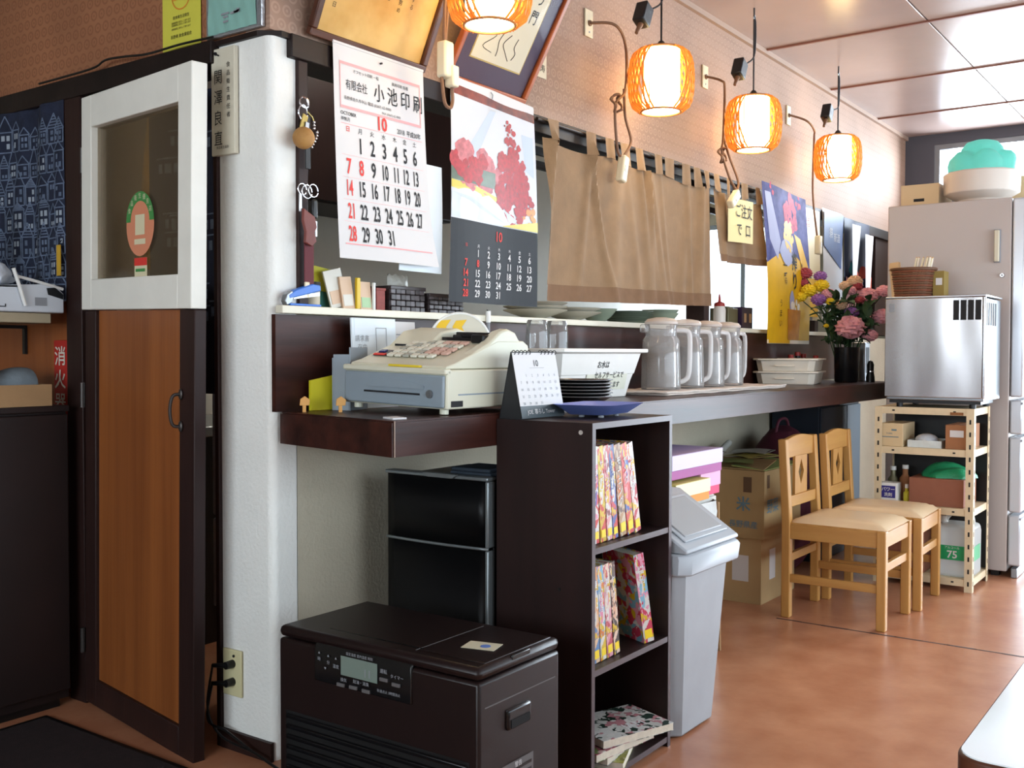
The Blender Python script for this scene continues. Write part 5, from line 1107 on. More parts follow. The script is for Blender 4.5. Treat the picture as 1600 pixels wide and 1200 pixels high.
# ------------------------------------------------------------------ things on the cream shelf
def shelf_things():
    mat('stapler_blue', '#2f6cc4', .35)
    t = thing('stapler', 'blue stapler with open jaws at the left end of the cream shelf', 'stapler', (.022, -.041, SH), (0, 0, .05))
    B('base', (.012, 0, .0005), (.135, .022, .007), 'stapler_blue', t, .002); MB().prism([(.0, .0), (.02, .008), (.03, .03), (.02, .042), (.0, .03), (-.006, .012)], .002, .02, 1).build('pivot', 'grey_metal', t, bevel=.002)
    M = Matrix.Translation((.008, 0, .022)) @ Matrix.Rotation(-.17, 4, 'Y'); MB().prism([(.0, -.004), (.13, .002), (.132, .018), (.10, .026), (.03, .018), (.0, .008)], .001, .023, 1).build('x', 'stapler_blue', t)
    o = t.children[-1]; o.name = 'arm'; o.matrix_local = M; md = o.modifiers.new('bevel', 'BEVEL'); md.width = .003
    o = B('magazine_rail', (.02, .005, .0), (.125, .018, .010), 'steel', t); o.matrix_local = Matrix.Translation((.01, 0, .016)) @ Matrix.Rotation(-.13, 4, 'Y')
    mat('pot_beige', '#b8ad96', .5)
    t = thing('small_canister', 'small beige canister with dark lid behind the blue stapler', 'canister', (.175, .03, SH)); MB().lathe([(0, 0), (.027, 0), (.028, .065), (0, .065)], n=20).build('body', 'pot_beige', t, smooth=True); MB().cyl((0, 0, .0652), (0, 0, .075), .029, n=20).build('lid', 'ink', t)
    mat('pad_yellow', '#b8b02c', .5); mat('pad_teal', '#2f6a60', .5); mat('pad_pale', '#ddd8cc', .5); mat('pad_peach', '#d9b89a', .5); mat('pad_green', '#a8c89a', .5); mat('box_red', '#8a3a30', .6, var=.2, vscale=60); mat('stick_yellow', '#dcb81c', .4)
    def leaf(name, lab, cat, x, y, w, h, th, m_, ang, extra=None):
        t = thing(name, lab, cat, (x, y, SH+.0004), (math.radians(-6), ang, .0)); B('block', (0, 0, 0), (w, th, h), m_, t, .001)
        B('front_print', (w*.1, -.0012, h*.1), (w*.9, 0, h*.45), extra or 'pad_pale', t); return t
    leaf('receipt_book', 'olive yellow receipt book leaning behind the small canister', 'book', .215, .075, .10, .135, .012, 'pad_yellow', .12, 'pad_teal')
    leaf('notepad', 'pale translucent notepad leaning over the olive receipt book', 'notepad', .275, .045, .075, .115, .006, 'pad_pale', -.22, 'pad_peach')
    leaf('peach_envelope_pack', 'peach coloured envelope pack between notepad and yellow stick', 'envelopes', .315, .035, .05, .10, .008, 'pad_peach', -.08)
    t = thing('yellow_stick', 'bright yellow upright stick among the notepads on the shelf', 'stick', (.366, .028, SH)); B('stick', (0, 0, 0), (.016, .01, .10), 'stick_yellow', t, .002)
    leaf('card_pack', 'pack of pink and green cards right of the yellow stick', 'cards', .386, .03, .05, .09, .02, 'pad_peach', 0, 'pad_green')
    t = thing('white_marker_pen', 'upright white pen between the card pack and the red box', 'pen', (.442, .03, SH)); m = MB(); m.cyl((0, 0, 0), (0, 0, .088), .006, n=10); m.build('barrel', 'white_plastic', t, smooth=True)
    t = thing('red_woven_box', 'small brick red woven box on the cream shelf', 'box', (.455, .03, SH)); B('body', (0, 0, 0), (.04, .06, .072), 'box_red', t, .002); B('rim', (-.002, -.002, .066), (.042, .062, .0735), 'box_red', t, .001)
    mat('weave_dark', '#352c2c', .4, spec=.6); mat('weave_grey', '#51484a', .35, spec=.6)
    def basket(x, y, w, d, h, lab):
        t = thing('woven_basket', lab, 'basket', (x, y, SH), group='dark woven baskets on the shelf')
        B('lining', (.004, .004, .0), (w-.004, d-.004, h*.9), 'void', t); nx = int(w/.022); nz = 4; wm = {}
        for i in range(nx):
            for j in range(nz):
                k = (i+j) % 2; mm = 'weave_grey' if k else 'weave_dark'
                if mm not in wm: o = wm[mm] = B('strip', (0, -.004, 0), (w/nx-.0015, .003, h/nz-.0015), mm, t, .002)
                else: o = wm[mm].copy(); COL.objects.link(o)
                o.location = (w/nx*i, .002*k, h/nz*j)
        for j in range(nz): B('side_strip', (-.003, .003, h/nz*j), (.003, d, h/nz*(j+1)-.0015), 'weave_dark', t)
        for a, b in (((-.004, -.005, h-.006), (w+.004, .004, h+.006)), ((-.004, d-.004, h-.006), (w+.004, d+.004, h+.006)), ((-.004, .004, h-.006), (.004, d-.004, h+.006)), ((w-.004, .004, h-.006), (w+.004, d-.004, h+.006))): B('rim', a, b, 'weave_dark', t, .002)
    basket(.515, .025, .165, .14, .078, 'dark woven basket holding a plastic bag, right of the red woven box')
    basket(.70, .02, .18, .14, .062, 'dark woven basket half hidden behind the photo calendar')
    mat('bag_clear', '#a8a49a', .4, var=.1, vscale=30, bump=.5, bscale=40)
    t = thing('snack_bag', 'clear plastic snack bag with red print in the woven basket', 'bag', (.62, .09, SH+.071)); m = MB(); m.grid(lambda a, b: (-.05+.1*a, .02*math.sin(math.pi*a)*math.sin(math.pi*b), .055*b+.004*math.sin(a*20)), 10, 8); m.grid(lambda a, b: (-.05+.1*a, -.02*math.sin(math.pi*a)*math.sin(math.pi*b), .055*b+.004*math.sin(a*20)), 10, 8); m.build('bag', 'bag_clear', t, smooth=True); B('red_print', (-.035, -.024, .004), (.03, -.0225, .014), 'ink_red', t)
    # crockery under the noren
    mat('china', '#c6c0b0', .25, spec=.6); mat('china_green', '#8f9a88', .25, spec=.6)
    bowl = [(0, 0), (.04, 0), (.042, .008), (.08, .02), (.125, .036), (.13, .04), (.125, .041), (.08, .026), (0, .014)]
    bowl2 = [(0, 0), (.035, 0), (.037, .008), (.065, .03), (.085, .055), (.09, .062), (.085, .062), (.06, .033), (0, .014)]
    flat = [(0, 0), (.07, 0), (.075, .005), (.115, .012), (.12, .0135), (.115, .0145), (.075, .009), (0, .008)]
    def dish(nm, lab, x, y, z, prof, m_, grp):
        t = thing(nm, lab, 'dish', (x, y, SH+z), group=grp); MB().lathe(prof, n=32).build('dish', m_, t, smooth=True)
    names = ['lowest', 'second', 'third', 'fourth', 'fifth', 'topmost']
    for k in range(3): dish('wide_bowl', names[k if k < 2 else 5]+' wide pale bowl in the stack at the left end under the noren', 1.47, .12, .0142*k+.0002, bowl, 'china', 'wide bowls under the noren')
    for k in range(2): dish('pale_bowl', ['lower', 'upper'][k]+' pale bowl of the nested pair beside the wide bowl stack', 1.75, .13, .0165*k+.0002, bowl, 'china', 'pale bowls under the noren')
    dish('green_bowl', 'single deep greenish bowl in the middle under the noren', 1.98, .14, .0002, bowl2, 'china_green', None)
    for k in range(6): dish('flat_plate', names[k]+' grey green plate in the stack right of the deep bowl', 2.26, .14, .0092*k+.0002, flat, 'china_green', 'flat plates under the noren')
    for k in range(2): dish('end_bowl', ['lower', 'upper'][k]+' bowl of the pair at the right end under the noren', 2.58, .14, .0165*k+.0002, bowl2, 'china_green', 'end bowls under the noren')
    # in the bright opening
    mat('squeeze_white', '#e8e2da', .4); mat('tin_olive', '#6e6a50', .4, .4); mat('carton_purple', '#3a2444', .5)
    t = thing('squeeze_bottle', 'white squeeze bottle with a red nozzle cap in the bright hatch opening', 'bottle', (3.22, .12, SH)); MB().lathe([(0, 0), (.032, 0), (.033, .1), (.028, .12), (0, .12)], n=20).build('bottle', 'squeeze_white', t, smooth=True); MB().lathe([(0, .1202), (.03, .1202), (.028, .137), (.008, .145), (.004, .185), (0, .185)], n=16).build('nozzle_cap', 'cap_red', t, smooth=True); MB().cyl((0, 0, .002), (0, 0, .035), .0335, n=20, cap=False).build('red_band', 'cap_red', t)
    t = thing('olive_tin', 'square olive tin beside the squeeze bottle', 'tin', (3.29, .10, SH)); B('body', (0, 0, 0), (.13, .11, .115), 'tin_olive', t, .004); B('lid', (.02, .02, .1152), (.11, .09, .124), 'tin_olive', t, .003)
    t = thing('purple_carton', 'dark purple carton with pale label next to the yellow beer poster', 'carton', (3.45, .09, SH)); B('body', (0, 0, 0), (.15, .1, .125), 'carton_purple', t, .002); B('label', (.03, -.001, .04), (.06, .0, .09), 'pad_peach', t); B('label', (.1, -.001, .04), (.13, .0, .09), 'pad_peach', t)
shelf_things()
# ------------------------------------------------------------------ bookshelf with magazines
def bookshelf():
    x0, x1, y0, y1, H, th = .32, .765, -.845, -.54, .97, .016
    t = thing('bookshelf', 'dark brown three tier bookshelf standing against the service counter', 'bookshelf', (x0, y0, 0)); w, d = x1-x0, y1-y0
    mat('edge_band', '#433538', .4); mat('screw_cap', '#b0a8a0', .4)
    B('side_panel', (0, .002, 0), (th, d, H-th), 'laminate_dark', t); B('side_panel', (w-th, .002, 0), (w, d, H-th), 'laminate_dark', t)
    B('top_panel', (0, .002, H-th), (w, d, H), 'laminate_dark', t)
    for z in (.03, .326, .645): s = B('shelf_board', (th, .004, z-th), (w-th, d-.006, z), 'laminate_dark', t); B('edge_banding', (th, .0015, z-th), (w-th, .004, z), 'edge_band', s)
    B('back_panel', (th, d-.006, .015), (w-th, d, H-th), 'black', t); B('plinth', (th, .02, 0), (w-th, .035, .014), 'laminate_dark', t)
    for a, b in (((0, 0, 0), (th, .002, H)), ((w-th, 0, 0), (w, .002, H)), ((th, 0, H-th), (w-th, .002, H))): B('edge_banding', a, b, 'edge_band', t)
    m = MB(); m.cyl((-.0002, .035, H-.025), (-.0022, .035, H-.025), .006, n=12); m.build('screw_cap', 'screw_cap', t); m = MB(); m.cyl((-.0002, .1, H-.44), (-.0018, .1, H-.44), .005, n=12); m.build('screw_cap', 'black', t)
    INK = ['#d8302c', '#e8c020', '#e8e4dc', '#2c5cb0', '#f08aa8', '#38a04c', '#e07a20', '#8a4a9c', '#f0d8c0']
    def magazine(nm, lab, x, z, lean, thk, h, dp, inks, y=-.812, face=0., grp=None, spine_txt='', back=0.):
        t = thing(nm, lab, 'magazine', (x, y, z), (back, lean, face), grp)
        B('pages', (.0015, .0015, .0015), (thk-.0015, dp-.003, h-.002), 'page_cream', t)
        cm = cells('print_'+''.join(c.strip('#') for c in inks[:3]), inks, 48)
        B('front_cover', (-.0004, 0, 0), (.001, dp, h), cm, t); B('back_cover', (thk-.001, 0, 0), (thk+.0004, dp, h), cm, t); s = B('spine', (-.0004, -.0016, 0), (thk+.0004, .0, h), cells('spine_'+''.join(c.strip('#') for c in inks[:3]), inks, 75, .4, (1, 1, .5)), t)
        m = MB(); fn = lambda u, v: (u, -.0028, v); rect(m, thk*.12, .012, thk*.88, .012+thk*.75, fn); m.build('yellow_badge', 'badge_yellow', s)
        if spine_txt:
            m = MB(); vtext(m, spine_txt, thk*.5, h-.055, thk*.72, lambda u, v: (u, -.0030, v), 1.15, .9, .02); m.build('spine_lettering', 'paper', s)
        return t
    mat('page_cream', '#cfc6b4', .8, var=.08, vscale=90); mat('badge_yellow', '#e8c81c', .5)
    a = x0+th+.004
    top = [('red spined', .028, .0, ['#d8302c', '#e8a060', '#f0d8c0', '#38a04c', '#e8c020']), ('white lettered', .026, -.05, ['#e8e4dc', '#d8302c', '#5a4ab0', '#e8e4dc', '#f08aa8']), ('yellow spined', .028, -.08, ['#e8d040', '#d8b020', '#e8e4dc', '#d8302c', '#e8c020']), ('rose spined', .027, -.10, ['#c84a5a', '#e8a0a0', '#e8c020', '#e8e4dc', '#8a3a3a']), ('navy spined', .026, -.115, ['#2c4c90', '#4a5aa0', '#e8e4dc', '#d8302c', '#e8c020']), ('brown picture', .034, -.16, ['#8a5a3a', '#b88a5a', '#e07a20', '#d8c0a0', '#5a3a2a']), ('bright red', .034, -.185, ['#e0403c', '#d8302c', '#f0a0a0', '#e8c020', '#2c5cb0']), ('white and crimson', .032, -.21, ['#e8e4dc', '#c83040', '#e8e4dc', '#f0d8d0', '#e8c020'])]
    xx = a; tx = ['ジャンプ', 'マガジン', 'サンデー', 'チャンプ', 'ビッグ', 'モーニング', 'ヤング', 'コミック']
    for i, (nmx, th_, ln, ink) in enumerate(top):
        magazine('comic_magazine', nmx+' thick comic magazine on the upper tier of the bookshelf', xx+.262*abs(math.sin(ln))*0+.0, .6456+th_*0+abs(math.sin(ln))*0.0, ln, th_, .258, .182, ink, grp='comics on the upper tier', spine_txt=tx[i])
        nx = top[i+1][2] if i < 7 else ln; xx += th_/math.cos(ln)+.001+.262*(math.sin(-nx)-math.sin(-ln))
    low = [('pink and white', .027, 0, ['#f090b0', '#e8e4dc', '#2c5cb0', '#e8c020', '#38a04c']), ('orange topped', .030, -.06, ['#e8a060', '#f0c8a0', '#e8e4dc', '#5a8ac0', '#e8c020']), ('sky blue', .028, -.08, ['#8ab8d8', '#e8e4dc', '#f090b0', '#e8c020', '#e07a20']), ('cream and rose', .030, -.10, ['#f0d8c0', '#e8a0b0', '#e8e4dc', '#c84a5a', '#e8c020']), ('dark haired portrait', .028, -.13, ['#5a3a30', '#f0d0b8', '#e8b090', '#3a2a28', '#e8c020'])]
    xx = a; tx = ['週刊', '漫画', 'アクショ', '娯楽', 'ヤング']
    for i, (nmx, th_, ln, ink) in enumerate(low):
        magazine('comic_magazine', nmx+' comic magazine on the middle tier of the bookshelf', xx, .3266, ln, th_, .258, .182, ink, grp='comics on the middle tier', spine_txt=tx[i]); nx = low[i+1][2] if i < 4 else ln; xx += th_/math.cos(ln)+.001+.262*(math.sin(-nx)-math.sin(-ln))
    magazine('comic_magazine', 'separate comic magazine turned to show its cover at the right of the middle tier', .64, .3266, -.16, .034, .258, .155, ['#f0a0b8', '#e8e4dc', '#8ac0d8', '#d84060', '#e8c020'], y=-.825, face=-.42, grp='comics on the middle tier', spine_txt='増刊')
    # loose magazines lying in the bottom tier
    st = [('olive green covered', ['#a8a848', '#b8b860', '#8a8a40', '#c8c890', '#d0c8a0'], .36, -.80, .35), ('white and grey covered', ['#d8d8d4', '#b8bcc0', '#e8e4dc', '#7a8288', '#5a7a50'], .36, -.83, .12), ('food photo covered', ['#a04a5a', '#6a8a4a', '#d8b0b0', '#3a2a2a', '#e8e4dc'], .37, -.86, -.15), ('dark green spined', ['#e0e0da', '#d8d8d0', '#e8e4dc', '#20382c', '#c88a90'], .425, -.885, -.35)]
    for i, (nmx, ink, x, y, rz) in enumerate(st):
        t = thing('loose_magazine', nmx+' magazine lying in the bottom tier of the bookshelf', 'magazine', (x+.13+.05*(i == 0)+.035*(i == 1), y+.10-.03*(i == 0), .0305+.0225*i), (.0, .0, rz), 'loose magazines in the bottom tier')
        cm = cells('lay_'+''.join(c.strip('#') for c in ink[:3]), ink, 48)
        B('pages', (-.125, -.095, .001), (.125, .088, .0205), 'page_cream', t); B('cover', (-.126, -.096, .0205), (.126, .09, .0218), cm, t); B('back_cover', (-.126, -.096, 0), (.126, .09, .001), cm, t)
        m = MB(); text(m, ['信州', '暮らし', '味の旅', 'JAM'][i], .02, -.06, .045, lambda u, v: (u, v, .0224), 'C', 1, .01); m.build('lettering', 'paper' if i != 1 else 'ink', t)
bookshelf()
# ------------------------------------------------------------------ fan heater (front faces -x) and small black refrigerator
def heater():
    mat('heater_brown', '#1c1110', .38, var=.1, vscale=6, spec=.35); mat('heater_black', '#0e0e10', .25, spec=.5); mat('lcd', '#6f7d74', .3); mat('heater_label', '#c9c2a8', .5); mat('heater_grey', '#5c5a5a', .5)
    X0, X1, Y0, Y1, H = -.235, .075, -.905, -.288, .485
    t = thing('fan_heater', 'large dark brown kerosene fan heater in the foreground beside the pillar', 'heater', (X0, Y0, 0)); w, d = Y1-Y0, X1-X0
    # local x depth (0 front .. d back), local y 0 (right end in view) .. w
    B('base', (-.006, -.004, .004), (d+.004, w+.004, .035), 'heater_black', t, .004)
    B('body', (0, 0, .035), (d, w, .454), 'heater_brown', t, .008); B('top_cover', (-.001, -.001, .4555), (d+.001, w+.001, H), 'heater_brown', t, .013)
    B('top_seam', (.03, .2, H-.0005), (d-.03, .2025, H+.0006), 'heater_grey', t); l = B('tank_lid', (.035, .012, H-.001), (d-.02, .19, H+.0025), 'heater_brown', t, .002); B('lid_notch', (.12, .0, H-.012), (.19, .006, H+.001), 'heater_black', l, .002)
    p = MB().prism([(-.004, .372), (-.004, .452), (.012, .478), (.05, .4865), (.05, .47), (.01, .372)], .185, .49, 1).build('control_panel', 'heater_black', t, bevel=.003)
    f = lambda u, v: (-.006, .49-u, v)
    m = MB(); rect(m, .09, .402, .205, .447, f); m.build('lcd_screen', 'lcd', p)
    m = MB(); g = lambda u, v: (-.0072, .49-u, v); text(m, '11', .175, .410, .026, g); text(m, '設定温度 室内温度 時刻', .15, .452, .008, g); text(m, '運転', .225, .43, .011, g); text(m, 'タイマー', .265, .424, .010, g); text(m, '換気', .1, .388, .010, g); text(m, '給油・消臭', .155, .391, .010, g); text(m, '秒速点火 3時間消火', .24, .385, .008, g)
    for k, (u, v) in enumerate(((.02, .44), (.05, .437), (.075, .435))): text(m, '▲', u, v, .007, g)
    text(m, '時', .02, .424, .010, g); text(m, '分', .05, .42, .010, g); text(m, '温度', .075, .415, .010, g); text(m, '▼', .04, .405, .008, g); m.build('lettering', 'ink_grey', p)
    for k, (u, v) in enumerate(((.225, .415), (.262, .41), (.09, .378), (.13, .379), (.17, .378))): B('button', (-.0085, .49-u-.012, v-.004), (-.004, .49-u+.012, v+.004), 'heater_grey', p, .001)
    for k in range(9):
        z = .262-.025*k; B('louver', (-.0075, .03, z), (.012, w-.03, z+.011), 'heater_black', t, .003, )
    B('grille_recess', (-.001, .025, .045), (.003, w-.025, .28), 'void', t)
    h = B('side_handle', (.095, -.008, .325), (.185, .004, .372), 'heater_black', t, .008); B('grip_recess', (.105, -.0095, .330), (.175, -.0075, .348), 'void', h)
    B('side_seam', (.02, -.0012, .395), (d-.02, .0, .3975), 'heater_grey', t)
    s = MB(); f = lambda u, v: (u, -.0015, v); rect(s, .08, .12, .20, .25, f); lb = s.build('warning_label', 'heater_grey', t)
    s = MB(); g = lambda u, v: (u, -.0025, v)
    for k in range(7): rect(s, .086, .132+.016*k, .192, .139+.016*k, g)
    s.build('label_rows', 'heater_brown', lb); s = MB(); text(s, '警告', .14, .236, .014, lambda u, v: (u, -.003, v)); text(s, '注意', .14, .19, .012, lambda u, v: (u, -.003, v)); s.build('lettering', 'paper', lb)
    s = MB(); m4 = Matrix.Translation((.135, .095, H+.0035)) @ Matrix.Rotation(.25, 4, 'Z'); s.box((-.028, -.04, -.0008), (.028, .04, .0), m4); st = s.build('top_sticker', 'heater_label', t)
    mat('sticker_blue', '#5a76b8', .5); s = MB(); s.cyl((.135, .085, H+.0036), (.135, .085, H+.0042), .012, n=16); s.build('blue_emblem', 'sticker_blue', st)
heater()
def small_fridge():
    mat('fridge_black', '#0a0a0b', .4, spec=.2); mat('fridge_trim', '#7f8688', .35, .6)
    t = thing('black_refrigerator', 'small black two door refrigerator with silver trim under the counter', 'refrigerator', (.30, -.525, 0))
    B('cabinet', (.035, .004, .02), (.40, .377, .79), 'fridge_black', t, .004)
    for z0, z1 in ((.614, .797), (.06, .606)):
        q = MB(); q.grid(lambda a, b: (.012-.012*math.sin(math.pi*a)*.8, 0.012+.365*a, z0+(z1-z0)*b), 12, 1); o = q.build('door', 'fridge_black', t, smooth=True, solid=.03); o.modifiers[0].offset = 1
        B('door_edge', (.004, .002, z0), (.036, .013, z1), 'fridge_trim', t, .003)
    q = MB(); q.grid(lambda a, b: (.008-.012*math.sin(math.pi*a)*.8, .004+.373*a, .607+.007*b), 12, 1); q.build('middle_trim', 'fridge_trim', t, smooth=True, solid=.006)
    B('top_trim', (.0, .002, .798), (.04, .378, .808), 'fridge_trim', t, .003); MB().prism([(.12, .799), (.21, .799), (.23, .811), (.10, .811)], -.008, .0, 0).build('top_emblem', 'fridge_trim', t, bevel=.001)
    for y in (.03, .31): B('foot', (.05, y, 0), (.08, y+.02, .02), 'black', t)
    mat('cloth_blue_grey', '#3a4450', .85)
    t = thing('folded_cloth', 'folded blue grey cloth on top of the small black refrigerator', 'cloth', (.36, -.49, .7905)); 
    for k in range(3): B('fold', (.002*k, .003*k, .011*k), (.14-.003*k, .15-.002*k, .0105+.011*k), 'cloth_blue_grey', t, .004)
small_fridge()
# ------------------------------------------------------------------ bin, boxes, chairs
def loft(rings, name, m, parent, bevel=0, cap0=True, cap1=True):
    q = MB(); n = len(rings[0])
    for r in rings: q.v += r
    for j in range(len(rings)-1): q.f += [(j*n+i, j*n+(i+1) % n, (j+1)*n+(i+1) % n, (j+1)*n+i) for i in range(n)]
    if cap0: q.f.append(tuple(range(n))[::-1])
    if cap1: q.f.append(tuple(range((len(rings)-1)*n, len(rings)*n)))
    return q.build(name, m, parent, bevel)
def rr_rect(x0, x1, y0, y1, z, c=.03):
    z = z if callable(z) else (lambda y, zz=z: zz)
    return [(x, y, z(y)) for x, y in ((x0+c, y0), (x1-c, y0), (x1, y0+c), (x1, y1-c), (x1-c, y1), (x0+c, y1), (x0, y1-c), (x0, y0+c))]
def bin_():
    mat('bin_grey', '#96999d', .5, var=.04); mat('bin_lid', '#a4aab0', .45, var=.02); mat('bin_flap', '#989a9c', .5)
    t = thing('trash_bin', 'grey plastic trash bin with a sloping push lid beside the bookshelf', 'bin', (.785, -.868, 0))
    loft([rr_rect(.02, .285, .02, .27, .004), rr_rect(.0, .355, .0, .31, .535)], 'bucket', 'bin_grey', t, .006)
    loft([rr_rect(-.008, .385, -.022, .325, .495), rr_rect(-.010, .392, -.026, .328, .545), rr_rect(-.004, .384, -.018, .32, .56)], 'rim', 'bin_lid', t, .006)
    MB().prism([(-.016, .5605), (-.016, .572), (.19, .705), (.285, .705), (.318, .5605)], .004, .374, 0).build('lid', 'bin_lid', t, bevel=.022, )
    a = math.atan2(.133, .206); M = Matrix.Translation((0, -.016, .572)) @ Matrix.Rotation(a, 4, 'X')
    MB().box((.04, .03, .0), (.338, .215, .006), M).build('flap_frame', 'bin_lid', t, bevel=.005); MB().box((.06, .045, .004), (.318, .20, .010), M).build('push_flap', 'bin_flap', t, bevel=.004)
bin_()
def boxes_corner():
    mat('news', '#c3c4bc', .8, var=.1, vscale=30); mat('bag_film', '#cdd4d2', .3, var=.05, vscale=20, bump=.5, bscale=25)
    t = thing('newspaper_bag', 'plastic bag full of old newspapers behind the trash bin', 'bag', (1.24, -.60, 0))
    rr = random.Random(3); q = MB(); q.grid(lambda a, b: ((.235+(.23+.012*math.sin(7*b*3+a*40))*math.copysign(abs(math.cos(2*math.pi*a))**.35, math.cos(2*math.pi*a)))*(.97+.05*math.sin(b*4)), .17+(.165+.01*math.sin(b*21+a*30))*math.copysign(abs(math.sin(2*math.pi*a))**.35, math.sin(2*math.pi*a)), .002+.60*b), 48, 14)
    q.build('bag', 'bag_film', t, smooth=True); B('top_bundle', (.03, .03, .59), (.44, .31, .612), 'news', t, .004)
    for k in range(4): B('newspaper', (.04, .035+.002*k, .613+.004*k), (.43-.004*k, .30, .6165+.004*k), 'news', t)
    mat('lilac', '#a795b8', .6, var=.05); mat('lilac_pale', '#cfc6e0', .6); mat('magenta', '#a04a8c', .6); mat('lemon', '#cfc470', .6, var=.06); mat('lemon_pale', '#e6e0b8', .6); mat('orange_band', '#dc8a20', .6); mat('pink_pale', '#dca8c8', .6); mat('hot_pink', '#d8386c', .6)
    def gift(lab, x, y, z, w, d, h, m1, m2, m3, rz=0):
        t = thing('sweets_box', lab, 'box', (x, y, z), rz, 'sweets boxes on the newspapers'); B('base', (.002, .002, 0), (w-.002, d-.002, h*.36), m3, t, .001); B('lid', (0, 0, h*.36), (w, d, h), m1, t, .002); B('end_label', (.0, -.0012, h*.38), (w, -.0002, h*.98), m2, t)
    gift('yellow sweets box with orange base under the lilac box', 1.20, -.64, .6296, .27, .28, .075, 'lemon', 'lemon_pale', 'orange_band', .0)
    gift('pink sweets box with hot pink base beside the yellow box', 1.475, -.60, .6296, .17, .25, .085, 'pink_pale', 'pink_pale', 'hot_pink', .0)
    gift('lilac sweets box with magenta base on top of the other sweets boxes', 1.22, -.615, .7152, .41, .27, .085, 'lilac', 'lilac_pale', 'magenta', .0)
    t = thing('cardboard_sheet', 'flat cardboard sheet leaning beside the newspaper bag', 'cardboard', (1.745, -.56, .001), (0, -.04, 0)); B('sheet', (0, 0, 0), (.008, .38, .58), 'kraft', t)
    mat('carton_olive', '#a3875c', .8, var=.06, vscale=5); mat('carton_side', '#b3966a', .8, var=.05, vscale=5); mat('print_blue_grey', '#5f7a86', .8); mat('print_brown', '#5e4630', .8); mat('flap_green', '#8f9a58', .8, var=.15, vscale=12)
    def carton(lab, x, y, z, w, d, h, m_, rz, open_=False):
        t = thing('cardboard_box', lab, 'box', (x, y, z), rz, 'cardboard boxes against the wall')
        for a, b in (((0, 0, 0), (w, .005, h)), ((0, d-.005, 0), (w, d, h)), ((0, .005, 0), (.005, d-.005, h)), ((w-.005, .005, 0), (w, d-.005, h)), ((.005, .005, 0), (w-.005, d-.005, .005))): B('side', a, b, m_, t)
        if not open_:
            B('flap', (0, 0, h), (w, d/2-.002, h+.004), m_, t); B('flap', (0, d/2+.002, h), (w, d, h+.004), m_, t); B('packing_tape', (-.001, d/2-.03, h+.0042), (w+.001, d/2+.03, h+.005), 'tape_tan', t)
        return t
    t = carton('lower plain cardboard box of the stack against the wall', 2.53, -.405, .0, .42, .36, .30, 'carton_side', .0); B('label', (-.0012, .06, .10), (0, .14, .22), 'paper', t); B('label', (.10, -.0012, .10), (.17, 0, .24), 'paper', t)
    t = carton('upper printed cardboard box of the stack against the wall', 2.50, -.43, .306, .46, .39, .31, 'carton_olive', .0, True)
    m = MB(); f = lambda u, v: (-.0015, u, v); g = lambda u, v: (u, -.0015, v)
    text(m, '米', -.0+.10, .13, .07, lambda u, v: (-.0015, .2-u, v), bold=.02); text(m, '長野県産', .10, .05, .035, lambda u, v: (-.0015, .2-u, v), bold=.01); text(m, '野菜', .10, .12, .07, g, bold=.01); text(m, '信州', .28, .12, .06, g, bold=.01); m.build('blue_lettering', 'print_blue_grey', t)
    m = MB(); rect(m, .06, .21, .10, .28, f); rect(m, .03, .23, .06, .29, g); m.build('brown_mark', 'print_brown', t)
    B('content', (.01, .01, .2), (.45, .38, .295), 'flap_green', t)
    for k, (rx, yy) in enumerate(((.35, .0), (-.3, .39))):
        o = B('open_flap', (0, 0, 0), (.46, .16*(1 if k == 0 else -1), .004) if k == 0 else (.46, .004, .004), 'flap_green', t); o.location = (0, yy, .312); o.rotation_euler = (rx*.25, 0, 0)
    o = B('open_flap', (0, 0, 0), (.16, .38, .004), 'carton_olive', t); o.location = (.0, .005, .3125); o.rotation_euler = (0, -.22, 0)
    for k, (x, y, rz, m_, lab) in enumerate(((2.52, -.36, .3, 'flap_green', 'green flyer'), (2.62, -.30, -.4, 'lemon', 'pale yellow flyer'), (2.72, -.34, .15, 'news', 'grey leaflet'), (2.55, -.22, .8, 'kraft_dark', 'brown paper sheet'))):
        t = thing('loose_flyer', lab+' lying on top of the printed cardboard box', 'flyer', (x, y, .646+.014*k), rz); MB().grid(lambda a, b: (.22*a, .17*b, .006*math.sin(a*3)+.004*math.sin(b*4)), 6, 4).build('sheet', m_, t, smooth=True); B('folded_edge', (0, -.003, -.001), (.22, .0, .001), m_, t)
    t = thing('poster_tube', 'pale cardboard tube lying across the upper cardboard box', 'tube', (2.40, -.10, .665), (0, 0, .0)); m = MB(); m.cyl((0, -.12, .0), (.5, .02, .035), .016, n=16); m.build('tube', 'news', t, smooth=True); m = MB(); m.cyl((-.004, -.121, -.0003), (.012, -.1165, .0008), .017, n=16); m.build('end_cap', 'white_plastic', t)
    mat('bag_maroon', '#4a1626', .7, var=.2, vscale=10)
    t = thing('maroon_bag', 'dark maroon cloth bag behind the chair backs', 'bag', (3.26, -.22, .0)); q = MB(); q.sphere((0, 0, .39), .39, 28, 16, (.62, .45, 1.0)); q.v = [(x*(1+.08*math.sin(z*30)), y*(1+.1*math.sin(x*30)), min(z, .76+.015*math.sin(x*25))) for x, y, z in q.v]; q.build('bag', 'bag_maroon', t, smooth=True); m = MB(); m.tube([(-.1, 0, .72), (-.05, 0, .80), (.06, 0, .80), (.1, 0, .72)], .008, 8, smooth=5); m.build('strap', 'bag_maroon', t, smooth=True)
    mat('navy_cabinet', '#1c2430', .5, var=.1); mat('pale_door', '#8d9aa6', .5)
